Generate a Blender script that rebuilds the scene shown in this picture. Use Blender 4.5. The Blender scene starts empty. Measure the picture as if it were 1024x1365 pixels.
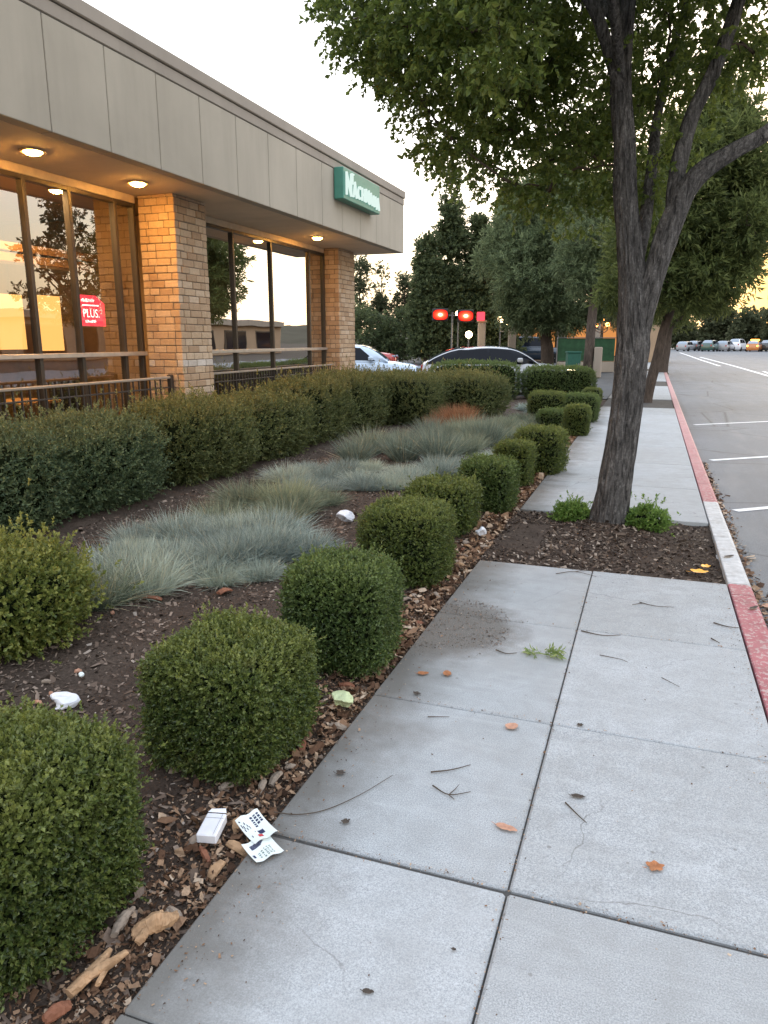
import bpy, bmesh, math, random
import numpy as np
from mathutils import Vector, Matrix, noise as mnoise

PI = math.pi
R = math.radians
random.seed(7)
scene = bpy.context.scene
COL = scene.collection
ALL_RNG = np.random.default_rng(11)

# ------------------------------------------------------------------ tagging
def tag(o, label=None, cat=None, group=None, kind=None):
    if label: o['label'] = label
    if cat: o['category'] = cat
    if group: o['group'] = group
    if kind: o['kind'] = kind
    return o

def empty(name, loc=(0, 0, 0), rz=0.0):
    o = bpy.data.objects.new(name, None)
    o.empty_display_size = 0.2
    o.location = loc
    o.rotation_euler = (0, 0, rz)
    COL.objects.link(o)
    return o

def link(name, me, parent=None, loc=None, rz=None):
    o = bpy.data.objects.new(name, me)
    COL.objects.link(o)
    if parent: o.parent = parent
    if loc is not None: o.location = loc
    if rz is not None: o.rotation_euler = (0, 0, rz)
    return o

def copy_tree(o, parent=None):
    c = o.copy()
    COL.objects.link(c)
    if parent: c.parent = parent
    for ch in list(o.children):
        copy_tree(ch, c)
    return c

# ------------------------------------------------------------------ materials
class NT:
    def __init__(s, name):
        s.m = bpy.data.materials.new(name)
        s.m.use_nodes = True
        s.t = s.m.node_tree
        s.t.nodes.clear()
        s.out = s.n('ShaderNodeOutputMaterial')
    def n(s, typ, **kw):
        nd = s.t.nodes.new(typ)
        for k, v in kw.items():
            if k.startswith('i_'):
                nd.inputs[k[2:].replace('_', ' ')].default_value = v
            else:
                setattr(nd, k, v)
        return nd
    def l(s, a, b): s.t.links.new(a, b)
    def coord(s, kind='Object'):
        return s.n('ShaderNodeTexCoord').outputs[kind]
    def pos(s):
        return s.n('ShaderNodeNewGeometry').outputs['Position']
    def mapping(s, vec, scale=(1, 1, 1), loc=(0, 0, 0)):
        m = s.n('ShaderNodeMapping')
        m.inputs['Scale'].default_value = scale
        m.inputs['Location'].default_value = loc
        s.l(vec, m.inputs['Vector'])
        return m.outputs[0]
    def noise(s, vec, scale, detail=4, rough=.55, dist=0.0):
        nd = s.n('ShaderNodeTexNoise')
        nd.inputs['Scale'].default_value = scale
        nd.inputs['Detail'].default_value = detail
        nd.inputs['Roughness'].default_value = rough
        nd.inputs['Distortion'].default_value = dist
        s.l(vec, nd.inputs['Vector'])
        return nd.outputs['Fac']
    def voro(s, vec, scale, feature='F1'):
        nd = s.n('ShaderNodeTexVoronoi', feature=feature)
        nd.inputs['Scale'].default_value = scale
        s.l(vec, nd.inputs['Vector'])
        return nd.outputs['Distance']
    def ramp(s, fac, stops, interp='LINEAR'):
        r = s.n('ShaderNodeValToRGB')
        r.color_ramp.interpolation = interp
        el = r.color_ramp.elements
        while len(el) < len(stops): el.new(.5)
        for e, (p, c) in zip(el, stops):
            e.position = p
            if not hasattr(c, '__len__'): c = (c, c, c)
            e.color = (*c[:3], 1)
        s.l(fac, r.inputs['Fac'])
        return r.outputs['Color']
    def mix(s, fac, a, b, mode='MIX'):
        m = s.n('ShaderNodeMix', data_type='RGBA', blend_type=mode, clamp_factor=True)
        for sock, v in ((m.inputs[0], fac), (m.inputs[6], a), (m.inputs[7], b)):
            if hasattr(v, 'node'): s.l(v, sock)
            elif hasattr(v, '__len__'): sock.default_value = (*v[:3], 1)
            else: sock.default_value = v
        return m.outputs[2]
    def math(s, op, a, b=0.0, clamp=False):
        m = s.n('ShaderNodeMath', operation=op, use_clamp=clamp)
        for sock, v in ((m.inputs[0], a), (m.inputs[1], b)):
            if hasattr(v, 'node'): s.l(v, sock)
            else: sock.default_value = v
        return m.outputs[0]
    def sep(s, vec):
        x = s.n('ShaderNodeSeparateXYZ'); s.l(vec, x.inputs[0]); return x.outputs
    def bump(s, h, strength=.3, dist=.01):
        b = s.n('ShaderNodeBump')
        b.inputs['Strength'].default_value = strength
        b.inputs['Distance'].default_value = dist
        s.l(h, b.inputs['Height'])
        return b.outputs[0]
    def bsdf(s, col, rough=.7, spec=.3, metal=0.0, normal=None, emit=None, estr=0.0, coat=0.0):
        p = s.n('ShaderNodeBsdfPrincipled')
        if hasattr(col, 'node'): s.l(col, p.inputs['Base Color'])
        else: p.inputs['Base Color'].default_value = (*col[:3], 1)
        if hasattr(rough, 'node'): s.l(rough, p.inputs['Roughness'])
        else: p.inputs['Roughness'].default_value = rough
        p.inputs['Specular IOR Level'].default_value = spec
        p.inputs['Metallic'].default_value = metal
        p.inputs['Coat Weight'].default_value = coat
        if normal is not None: s.l(normal, p.inputs['Normal'])
        if emit is not None:
            p.inputs['Emission Color'].default_value = (*emit, 1)
            p.inputs['Emission Strength'].default_value = estr
        return p.outputs[0]
    def done(s, sh):
        s.l(sh, s.out.inputs['Surface'])
        return s.m

def simple(name, col, rough=.6, spec=.3, metal=0.0, var=.12, vscale=8.0, bump=0.0, bscale=60, coat=0.0):
    t = NT(name)
    c = t.coord()
    n = t.noise(c, vscale, 5)
    cc = t.ramp(n, [(.3, [v*(1-var) for v in col]), (.7, [min(1, v*(1+var)) for v in col])])
    nrm = t.bump(t.noise(c, bscale, 3), bump, .004) if bump else None
    return t.done(t.bsdf(cc, rough, spec, metal, nrm, coat=coat))

def emissive(name, col, strength):
    t = NT(name)
    e = t.n('ShaderNodeEmission')
    e.inputs['Color'].default_value = (*col, 1)
    e.inputs['Strength'].default_value = strength
    return t.done(e.outputs[0])

def leaf_mat(name, dark, mid, light, trans=.25, rough=.5, patch=1.4, spec=.3, tip_toplight=None, ovar=0.0, straw=0.0, brown=0.0):
    t = NT(name)
    g = t.n('ShaderNodeNewGeometry')
    isl = g.outputs['Random Per Island']
    col = t.ramp(isl, [(0, dark), (.55, mid), (1, light)])
    pn = t.noise(g.outputs['Position'], patch, 3)
    col = t.mix(t.ramp(pn, [(.35, 0), (.7, .55)]), col, t.mix(.5, col, dark))
    pn2 = t.noise(g.outputs['Position'], patch*3.7, 2)
    if tip_toplight is not None:
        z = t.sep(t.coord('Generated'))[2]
        f = t.math('MULTIPLY', t.ramp(z, [(.55, 0), (1, 1)]), t.ramp(pn2, [(.35, .1), (.7, .9)]))  # tops paler by height: new-growth tint with sky and lamp light painted in
        col = t.mix(f, col, tip_toplight)
    if brown:
        bn = t.noise(g.outputs['Position'], 6.5, 3, .6)
        bf = t.math('MULTIPLY', t.ramp(bn, [(.60, 0), (.74, brown)]), t.ramp(isl, [(.2, 0), (.5, 1)]))
        col = t.mix(bf, col, (.20, .125, .05))
    if straw:
        col = t.mix(t.ramp(isl, [(1-straw-.01, 0), (1-straw, .85)]), col, (.50, .41, .26))
    if ovar:
        oi = t.n('ShaderNodeObjectInfo').outputs['Random']
        col = t.mix(t.ramp(oi, [(0, ovar), (.55, 0)]), col, dark)
        col = t.mix(t.ramp(oi, [(.6, 0), (1, ovar)]), col, [c*k for c, k in zip(light, (1.1, 1.0, .78))])
    a = t.bsdf(col, rough, spec)
    tr = t.n('ShaderNodeBsdfTranslucent')
    tc = t.mix(.5, col, [min(1, c*1.6) for c in light])
    t.l(tc, tr.inputs['Color'])
    m = t.n('ShaderNodeMixShader')
    m.inputs[0].default_value = trans
    t.l(a, m.inputs[1]); t.l(tr.outputs[0], m.inputs[2])
    return t.done(m.outputs[0])

def flake_mat(name, stops, rough=.8, spec=.2):
    t = NT(name)
    g = t.n('ShaderNodeNewGeometry')
    col = t.ramp(g.outputs['Random Per Island'], stops)
    n = t.noise(g.outputs['Position'], 160, 3)
    col = t.mix(t.ramp(n, [(.3, .5), (.7, 0)]), col, t.mix(.5, col, (0.01, .008, .006)))
    return t.done(t.bsdf(col, rough, spec))

# --- concrete of the sidewalk
def concrete_mat():
    t = NT('sidewalk_concrete')
    p = t.pos()
    xyz = t.sep(p)
    fine = t.noise(p, 210, 3, .8)
    mid = t.noise(p, 9, 6, .6, .4)
    big = t.noise(p, 1.3, 4, .6, .3)
    col = t.ramp(fine, [(.30, (.17, .184, .196)), (.5, (.37, .39, .408)), (.70, (.60, .625, .65))])
    col = t.mix(t.ramp(mid, [(.32, .40), (.62, 0)]), col, (.25, .255, .255))
    col = t.mix(t.ramp(big, [(.36, .38), (.60, 0)]), col, (.27, .275, .27))
    streak = t.noise(t.mapping(p, (1, 9, 1)), 2.2, 5, .6, .6)
    col = t.mix(t.ramp(streak, [(.52, 0), (.8, .3)]), col, (.52, .535, .55))
    spots = t.voro(p, 7.0)
    col = t.mix(t.ramp(spots, [(.0, .6), (.045, .5), (.06, 0)]), col, (.13, .125, .12))
    isl = t.n('ShaderNodeNewGeometry').outputs['Random Per Island']
    col = t.mix(t.ramp(isl, [(0, .22), (.5, 0)]), col, (.27, .265, .255))
    col = t.mix(t.ramp(isl, [(.6, 0), (1, .16)]), col, (.52, .54, .57))
    # dirty edge towards the planting bed
    edge = t.math('ADD', xyz[0], t.math('MULTIPLY', t.noise(p, 3.1, 5, .65), .55))
    col = t.mix(t.ramp(t.math('MULTIPLY', t.math('ADD', edge, 1.05), 1.0), [(.26, .88), (.60, 0)]), col, (.135, .127, .115))
    ck = t.n('ShaderNodeTexVoronoi', feature='DISTANCE_TO_EDGE'); ck.inputs['Scale'].default_value = .85
    wob = t.n('ShaderNodeVectorMath', operation='ADD'); t.l(p, wob.inputs[0])
    nv = t.n('ShaderNodeTexNoise'); nv.inputs['Scale'].default_value = 3.5; nv.inputs['Detail'].default_value = 6; t.l(p, nv.inputs['Vector'])
    sc_ = t.n('ShaderNodeVectorMath', operation='SCALE'); t.l(nv.outputs['Color'], sc_.inputs[0]); sc_.inputs['Scale'].default_value = .28
    t.l(sc_.outputs[0], wob.inputs[1]); t.l(wob.outputs[0], ck.inputs['Vector'])
    crk = t.math('MULTIPLY', t.ramp(ck.outputs['Distance'], [(.0, .7), (.0035, 0)]), t.ramp(t.noise(p, .8, 2), [(.5, 0), (.6, 1)]))
    col = t.mix(crk, col, (.12, .115, .11))
    # damp soil stain
    dv = t.n('ShaderNodeVectorMath', operation='DISTANCE')
    t.l(p, dv.inputs[0]); dv.inputs[1].default_value = (-.98, 3.86, 0)
    dd = t.math('ADD', dv.outputs['Value'], t.math('MULTIPLY', t.noise(p, 7, 6, .7), .34))
    col = t.mix(t.ramp(dd, [(.46, .95), (.66, 0)]), col, t.mix(t.ramp(fine, [(.4, 0), (.6, 1)]), (.08, .075, .068), (.2, .19, .175)))
    h = t.math('ADD', t.math('MULTIPLY', fine, .6), t.math('MULTIPLY', mid, .6))
    return t.done(t.bsdf(col, .82, .25, normal=t.bump(h, .35, .004)))

def asphalt_mat(name, base=.12):
    t = NT(name)
    p = t.pos()
    fine = t.noise(p, 150, 2, .7)
    big = t.noise(p, .35, 5, .6, .5)
    mid = t.noise(t.mapping(p, (1, .25, 1)), 1.6, 5, .6, .5)
    b = base
    col = t.ramp(fine, [(.3, (b*.50, b*.56, b*.63)), (.55, (b*.93, b*1.01, b*1.12)), (.8, (b*1.6, b*1.7, b*1.84))])
    col = t.mix(t.ramp(big, [(.35, .5), (.65, 0)]), col, (b*.6, b*.6, b*.62))
    col = t.mix(t.ramp(mid, [(.5, 0), (.75, .35)]), col, (b*1.5, b*1.48, b*1.45))
    oil = t.noise(t.mapping(p, (1, .5, 1)), .9, 5, .65, .8)
    col = t.mix(t.ramp(oil, [(.60, 0), (.70, .55)]), col, (b*.35, b*.35, b*.36))
    tyre = t.noise(t.mapping(p, (2.2, .06, 1)), 1.2, 3)
    col = t.mix(t.ramp(tyre, [(.55, 0), (.7, .3)]), col, (b*.55, b*.55, b*.56))
    cr = t.voro(t.mapping(p, (.32, .32, 1)), 1.3, 'DISTANCE_TO_EDGE')
    col = t.mix(t.ramp(cr, [(.0, .55), (.012, 0)]), col, (.03, .03, .03))
    return t.done(t.bsdf(col, .75, .3, normal=t.bump(fine, .4, .006)))

def soil_mat(name, dark, light):
    t = NT(name)
    p = t.pos()
    a = t.noise(p, 45, 6, .75)
    b = t.noise(p, 2.2, 4)
    col = t.ramp(a, [(.3, dark), (.62, [(x+y)/2 for x, y in zip(dark, light)]), (.8, light)])
    col = t.mix(t.ramp(b, [(.4, .45), (.6, 0)]), col, dark)
    return t.done(t.bsdf(col, .95, .1, normal=t.bump(a, .9, .03)))

def kerb_mat():
    t = NT('kerb_paint')
    p = t.pos()
    y = t.sep(p)[1]
    wob = t.math('ADD', y, t.math('MULTIPLY', t.noise(p, 14, 4), .08))
    red = t.ramp(t.noise(p, 2.2, 5, .6), [(.3, (.29, .075, .098)), (.7, (.41, .145, .165))])
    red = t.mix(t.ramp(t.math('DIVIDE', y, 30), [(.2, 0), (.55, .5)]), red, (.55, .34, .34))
    con = t.ramp(t.noise(p, 16, 6, .7), [(.3, (.36, .37, .38)), (.7, (.6, .61, .63))])
    wear = t.noise(p, 30, 7, .72)
    red = t.mix(t.ramp(wear, [(.52, 0), (.57, .75)]), red, (.44, .37, .355))
    f1 = t.math('GREATER_THAN', wob, 5.27)
    f2 = t.math('LESS_THAN', wob, 8.02)
    col = t.mix(t.math('MULTIPLY', f1, f2), red, con)
    dirt = t.noise(p, 5, 6, .7)
    col = t.mix(t.ramp(dirt, [(.5, 0), (.75, .45)]), col, (.16, .14, .13))
    return t.done(t.bsdf(col, .7, .3, normal=t.bump(wear, .4, .006)))

def bark_mat(name, dark, light, zs=.14, sc=26):
    t = NT(name)
    p = t.coord()
    v = t.mapping(p, (1, 1, zs))
    r1 = t.noise(v, sc, 6, .7, .9)
    r2 = t.noise(p, 60, 4, .7)
    big = t.noise(p, 1.7, 3)
    col = t.ramp(r1, [(.34, dark), (.5, [(a*.55+b*.45) for a, b in zip(dark, light)]), (.68, light)])
    col = t.mix(t.ramp(r2, [(.45, .4), (.65, 0)]), col, dark)
    col = t.mix(t.ramp(big, [(.4, .3), (.65, 0)]), col, dark)
    h = t.math('ADD', r1, t.math('MULTIPLY', r2, .25))
    return t.done(t.bsdf(col, .9, .15, normal=t.bump(h, 1.0, .035)))

def brick_mat(name, stops):
    t = NT(name)
    g = t.n('ShaderNodeNewGeometry')
    col = t.ramp(g.outputs['Random Per Island'], stops)
    n = t.noise(g.outputs['Position'], 22, 6, .7)
    col = t.mix(t.ramp(n, [(.35, .4), (.65, 0)]), col, t.mix(.5, col, (.12, .08, .05)))
    n2 = t.noise(g.outputs['Position'], 90, 3, .7)
    return t.done(t.bsdf(col, .85, .2, normal=t.bump(t.math('ADD', n, t.math('MULTIPLY', n2, .5)), .6, .012)))

def stucco_mat(name, col):
    t = NT(name)
    p = t.pos()
    n = t.noise(p, .9, 5, .6, .4)
    st = t.noise(t.mapping(p, (1, 2.5, .25)), 1.5, 4, .6)
    c = t.ramp(n, [(.3, [v*.9 for v in col]), (.7, [v*1.06 for v in col])])
    c = t.mix(t.ramp(st, [(.45, 0), (.8, .4)]), c, [v*.70 for v in col])
    f = t.noise(p, 130, 3, .7)
    return t.done(t.bsdf(c, .85, .2, normal=t.bump(f, .2, .004)))

def glass_mat(name, tint=(.80, .78, .72), ior=2.8, refl=.30):
    t = NT(name)
    tr = t.n('ShaderNodeBsdfTransparent'); tr.inputs['Color'].default_value = (*tint, 1)
    gl = t.n('ShaderNodeBsdfGlossy'); gl.inputs['Roughness'].default_value = .005
    gl.inputs['Color'].default_value = (.93, .94, .95, 1)
    wv = t.noise(t.pos(), .7, 2)
    b = t.bump(wv, .05, .05)
    t.l(b, gl.inputs['Normal'])
    fr = t.n('ShaderNodeFresnel'); fr.inputs['IOR'].default_value = ior
    m = t.n('ShaderNodeMixShader')
    t.l(t.math('MAXIMUM', fr.outputs[0], refl), m.inputs[0]); t.l(tr.outputs[0], m.inputs[1]); t.l(gl.outputs[0], m.inputs[2])
    return t.done(m.outputs[0])

M = {}
M['concrete'] = concrete_mat()
M['joint'] = simple('joint_filler', (.09, .086, .082), .95, .1, bump=.6)
M['asphalt'] = asphalt_mat('road_asphalt', .19)
M['lot'] = asphalt_mat('parking_asphalt', .09)
M['ground'] = soil_mat('ground_soil', (.05, .045, .04), (.14, .12, .10))
M['bed'] = soil_mat('bed_soil', (.052, .039, .032), (.21, .16, .128))
M['kerb'] = kerb_mat()
M['roadpaint'] = simple('road_paint', (.72, .73, .74), .7, .3, var=.15, vscale=25)
M['stucco'] = stucco_mat('fascia_stucco', (.455, .41, .34))
M['trim'] = stucco_mat('fascia_trim', (.37, .325, .28))
M['soffit'] = stucco_mat('soffit_stucco', (.72, .60, .46))
M['band'] = simple('header_band', (.52, .44, .34), .6)
M['seam'] = simple('seam_dark', (.10, .09, .08), .9)  # dark backing colour behind the fascia and cap joints
M['brick'] = brick_mat('brick', [(0, (.43, .30, .20)), (.4, (.52, .38, .26)), (.75, (.57, .435, .31)), (1, (.63, .50, .38))])
M['brickpale'] = brick_mat('brick_pale', [(0, (.58, .52, .47)), (1, (.75, .70, .66))])
M['mortar'] = simple('mortar', (.20, .165, .135), .95, .1, bump=.4)
M['bronze'] = simple('window_bronze', (.055, .045, .036), .42, .5, .3)
M['alu'] = simple('window_sill_metal', (.46, .43, .40), .4, .5, .5)
M['glass'] = glass_mat('window_glass')
M['glass_film'] = glass_mat('window_glass_film', (.6, .58, .54), 2.8, .68)
M['railmetal'] = simple('rail_metal', (.05, .042, .038), .45, .5, .2)
M['railtop'] = simple('rail_top', (.30, .26, .22), .5, .4)
M['interior'] = simple('interior_wall', (.32, .22, .13), .8)
M['wood'] = simple('interior_wood', (.55, .30, .12), .5, .4, var=.25, vscale=3)
M['floor_in'] = simple('interior_floor', (.10, .07, .05), .4, .4)
M['dark'] = simple('dark_plastic', (.02, .02, .022), .5, .4)
M['bulb'] = emissive('soffit_lens', (1.0, .45, .085), 350)
M['bulbglow'] = emissive('soffit_bowl', (1.0, .42, .07), 2.2)
M['chrome'] = simple('lamp_ring', (.6, .5, .38), .35, .5, .6)
M['shade'] = emissive('lit_shade', (1.0, .50, .14), 2.3)
M['shade_dim'] = emissive('lit_shade_dim', (1.0, .43, .12), .55)
M['signgreen'] = simple('sign_green', (.075, .26, .20), .45, .4, var=.08)
M['signwhite'] = emissive('sign_letter', (.82, 1.0, .93), .95)
M['winred'] = emissive('window_sign_red', (1.0, .05, .075), 2.6)
M['winwhite'] = emissive('window_sign_white', (1.0, .93, .86), 3.4)
M['redlamp'] = emissive('red_signal_lens', (1.0, .035, .018), 5)
M['redcore'] = emissive('red_signal_core', (1.0, .72, .55), 14)
M['amber'] = emissive('amber_lens', (1.0, .36, .04), 14)
M['warmlamp'] = emissive('warm_lamp', (1.0, .7, .36), 26)
M['orangelamp'] = emissive('orange_lamp', (1.0, .35, .08), 22)
M['headlamp'] = emissive('headlamp', (1.0, .82, .5), 14)
M['pole'] = simple('pole_grey', (.16, .16, .16), .5, .4, .4)
M['boxwood'] = leaf_mat('boxwood_leaf', (.022, .042, .013), (.082, .126, .029), (.19, .225, .058), .27, .38, 3.0, .5, tip_toplight=(.28, .30, .075), brown=.4)
M['boxwood_b'] = leaf_mat('boxwood_leaf_cool', (.021, .042, .014), (.074, .126, .035), (.17, .225, .068), .27, .38, 3.0, .5, tip_toplight=(.23, .285, .075), brown=.3)
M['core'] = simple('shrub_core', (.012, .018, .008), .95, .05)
M['hedge'] = leaf_mat('hedge_leaf', (.033, .051, .022), (.11, .14, .049), (.21, .23, .088), .24, .5, 1.6, .35, tip_toplight=(.43, .31, .09), brown=.6)
M['hedge_dark'] = leaf_mat('hedge_leaf_dark', (.027, .054, .030), (.088, .136, .070), (.17, .212, .10), .24, .5, 1.6, .35, tip_toplight=(.32, .27, .09), brown=.4)
M['loose'] = leaf_mat('loose_leaf', (.045, .075, .017), (.15, .19, .042), (.32, .33, .09), .3, .42, 4, .4, tip_toplight=(.38, .30, .08))
M['pitgreen'] = leaf_mat('groundcover_leaf', (.05, .11, .02), (.12, .22, .045), (.24, .34, .09), .35, .45, 4)
M['fescue'] = leaf_mat('fescue_blade', (.072, .105, .096), (.29, .365, .34), (.56, .64, .59), .2, .6, 1.5, .2, tip_toplight=(.56, .60, .50), ovar=.45, straw=.06)
M['fescue_d'] = leaf_mat('fescue_blade_dark', (.05, .074, .060), (.175, .225, .185), (.35, .41, .335), .2, .6, 1.5, .2, tip_toplight=(.36, .35, .26), ovar=.45, straw=.08)
M['fescue_g'] = leaf_mat('fescue_blade_green', (.06, .080, .058), (.21, .26, .19), (.42, .47, .34), .2, .6, 1.5, .2, tip_toplight=(.48, .47, .34), ovar=.4, straw=.08)
M['fescue_r'] = leaf_mat('fescue_blade_rust', (.09, .045, .024), (.32, .155, .08), (.54, .29, .16), .2, .6, 1.5, .2)
M['maple'] = leaf_mat('street_tree_leaf', (.026, .054, .013), (.084, .134, .031), (.215, .26, .062), .48, .42, .9, .4)
M['pine'] = leaf_mat('pine_needle', (.034, .056, .030), (.125, .17, .088), (.25, .30, .155), .36, .55, .6, .25)
M['pine_warm'] = leaf_mat('pine_needle_warm', (.024, .040, .013), (.082, .112, .036), (.20, .23, .078), .4, .55, .6, .25)
M['cypress'] = leaf_mat('poplar_leaf', (.026, .042, .022), (.082, .115, .055), (.17, .20, .092), .34, .55, .5, .25)
M['far'] = leaf_mat('far_tree_leaf', (.03, .040, .022), (.075, .09, .048), (.14, .155, .085), .34, .6, .3, .2)
M['bark'] = bark_mat('street_tree_bark', (.020, .019, .019), (.33, .315, .305), .20, 34)
M['bark2'] = bark_mat('pale_bark', (.05, .04, .034), (.20, .155, .125))
M['twig'] = simple('twig_bark', (.085, .066, .052), .9, .1)
M['mulch'] = flake_mat('mulch_chip', [(0, (.036, .026, .020)), (.45, (.13, .094, .073)), (.8, (.26, .195, .155)), (.95, (.30, .235, .19)), (1, (.46, .40, .35))])
M['mulch_pit'] = flake_mat('pit_mulch_chip', [(0, (.022, .015, .012)), (.5, (.08, .055, .042)), (.85, (.19, .14, .105)), (1, (.44, .37, .31))])
M['chips'] = flake_mat('bark_flake', [(0, (.04, .022, .014)), (.3, (.12, .064, .038)), (.6, (.26, .155, .095)), (.86, (.43, .29, .19)), (1, (.58, .46, .35))])
M['scrap'] = simple('wood_scrap', (.40, .255, .15), .8, .2, var=.45, vscale=18, bump=.6, bscale=70)
M['scrap_g'] = simple('wood_scrap_grey', (.30, .245, .20), .8, .2, var=.3, vscale=18, bump=.5)
M['scrap_r'] = simple('wood_scrap_red', (.22, .095, .058), .75, .2, var=.3, vscale=18, bump=.5)
M['litter'] = simple('white_plastic', (.74, .76, .82), .45, .4, var=.08, vscale=20)
M['paper'] = simple('paper', (.76, .82, .81), .7, .25, var=.04)
M['ink'] = simple('ink_dark', (.035, .04, .10), .7)
M['inkred'] = simple('ink_red', (.55, .05, .06), .7)
M['inkgreen'] = simple('ink_grey', (.16, .24, .22), .7)
M['greenplastic'] = simple('pale_green_plastic', (.52, .60, .36), .5, .4, var=.2, vscale=18)
M['dryleaf'] = simple('dry_leaf', (.34, .135, .055), .6, .3, var=.35, vscale=40)
M['dryleaf_p'] = simple('dry_leaf_pink', (.46, .25, .17), .6, .3, var=.25, vscale=40)
M['dryleaf_d'] = simple('dry_leaf_dark', (.075, .06, .05), .7, .2, var=.3, vscale=40)
M['orangeleaf'] = emissive('bright_orange_leaf', (1.0, .42, .06), .9)
M['orangeleaf'] = simple('bright_orange_leaf', (.95, .40, .04), .5, .3, var=.25, vscale=30)
M['greensprig'] = leaf_mat('cut_sprig_leaf', (.11, .17, .05), (.24, .32, .10), (.40, .46, .20), .25, .5, 9)
M['tyre'] = simple('tyre_rubber', (.02, .02, .02), .8, .2)
M['rim'] = simple('wheel_rim', (.5, .5, .52), .3, .5, .8)
M['carglass'] = simple('car_glass', (.008, .010, .016), .08, .15, var=.02)
M['screen'] = simple('windscreen_glass', (.20, .26, .34), .05, 1.0, var=.1, coat=1.0)
def red_lens():
    t = NT('red_lens_hot_centre')
    v = t.n('ShaderNodeVectorMath', operation='DISTANCE')
    t.l(t.coord('Generated'), v.inputs[0]); v.inputs[1].default_value = (.5, 0.1, .5)
    col = t.ramp(v.outputs['Value'], [(.08, (1, .5, .3)), (.20, (1, .06, .025)), (.60, (.6, .006, .005))])
    st = t.ramp(v.outputs['Value'], [(.16, 1), (.30, .30), (.64, .10)])
    e = t.n('ShaderNodeEmission'); t.l(col, e.inputs['Color']); t.l(t.math('MULTIPLY', st, 12.0), e.inputs['Strength'])
    return t.done(e.outputs[0])
M['redlens'] = red_lens()
def paint(name, col): return simple(name, col, .25, .5, var=.03, coat=.8)
M['p_white'] = paint('car_white', (.74, .76, .80))
M['p_pearl'] = paint('car_pearl', (.46, .48, .52))
M['p_blue'] = paint('car_pale_blue', (.55, .68, .84))
M['p_red'] = paint('car_red', (.40, .03, .03))
M['p_navy'] = paint('car_navy', (.02, .035, .06))
M['p_dark'] = paint('car_dark', (.025, .028, .03))
M['p_silver'] = paint('car_silver', (.26, .27, .29))
M['p_green'] = paint('car_green', (.025, .07, .055))
M['p_orange'] = paint('car_orange', (.48, .17, .04))
M['storewall'] = stucco_mat('store_wall', (.42, .30, .20))
M['storewall2'] = stucco_mat('store_wall_grey', (.34, .29, .24))
M['storelit'] = emissive('store_lit_window', (1.0, .40, .12), .75)
M['awning'] = simple('awning_red', (.45, .07, .08), .7)
M['fence'] = simple('fence_green', (.022, .07, .032), .7, var=.3, vscale=4)
M['cabinet'] = simple('cabinet_green', (.02, .09, .065), .6)
M['hill'] = simple('hill_scrub', (.085, .08, .06), .95, .05, var=.35, vscale=.04)
M['roof'] = simple('roof_gravel', (.25, .24, .22), .9)

# ------------------------------------------------------------------ mesh tools
def np_mesh(name, V, Q, mats, midx=None, smooth=False):
    """V (n,3) vertices, Q (m,4) quads"""
    V = np.asarray(V, dtype=np.float32); Q = np.asarray(Q, dtype=np.int32)
    me = bpy.data.meshes.new(name)
    me.vertices.add(len(V)); me.vertices.foreach_set('co', V.ravel())
    me.loops.add(Q.size); me.loops.foreach_set('vertex_index', Q.ravel())
    me.polygons.add(len(Q)); me.polygons.foreach_set('loop_start', np.arange(0, Q.size, 4, dtype=np.int32))
    for m in (mats if isinstance(mats, (list, tuple)) else [mats]): me.materials.append(m)
    if midx is not None: me.polygons.foreach_set('material_index', np.asarray(midx, dtype=np.int32))
    me.polygons.foreach_set('use_smooth', np.full(len(Q), smooth, dtype=bool))
    me.update(calc_edges=True)
    return me

def py_mesh(name, V, F, mats, midx=None, smooth=False):
    me = bpy.data.meshes.new(name)
    me.from_pydata([tuple(v) for v in V], [], F)
    for m in (mats if isinstance(mats, (list, tuple)) else [mats]): me.materials.append(m)
    if midx is not None: me.polygons.foreach_set('material_index', midx)
    if smooth: me.polygons.foreach_set('use_smooth', [True]*len(me.polygons))
    me.update()
    return me

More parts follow.
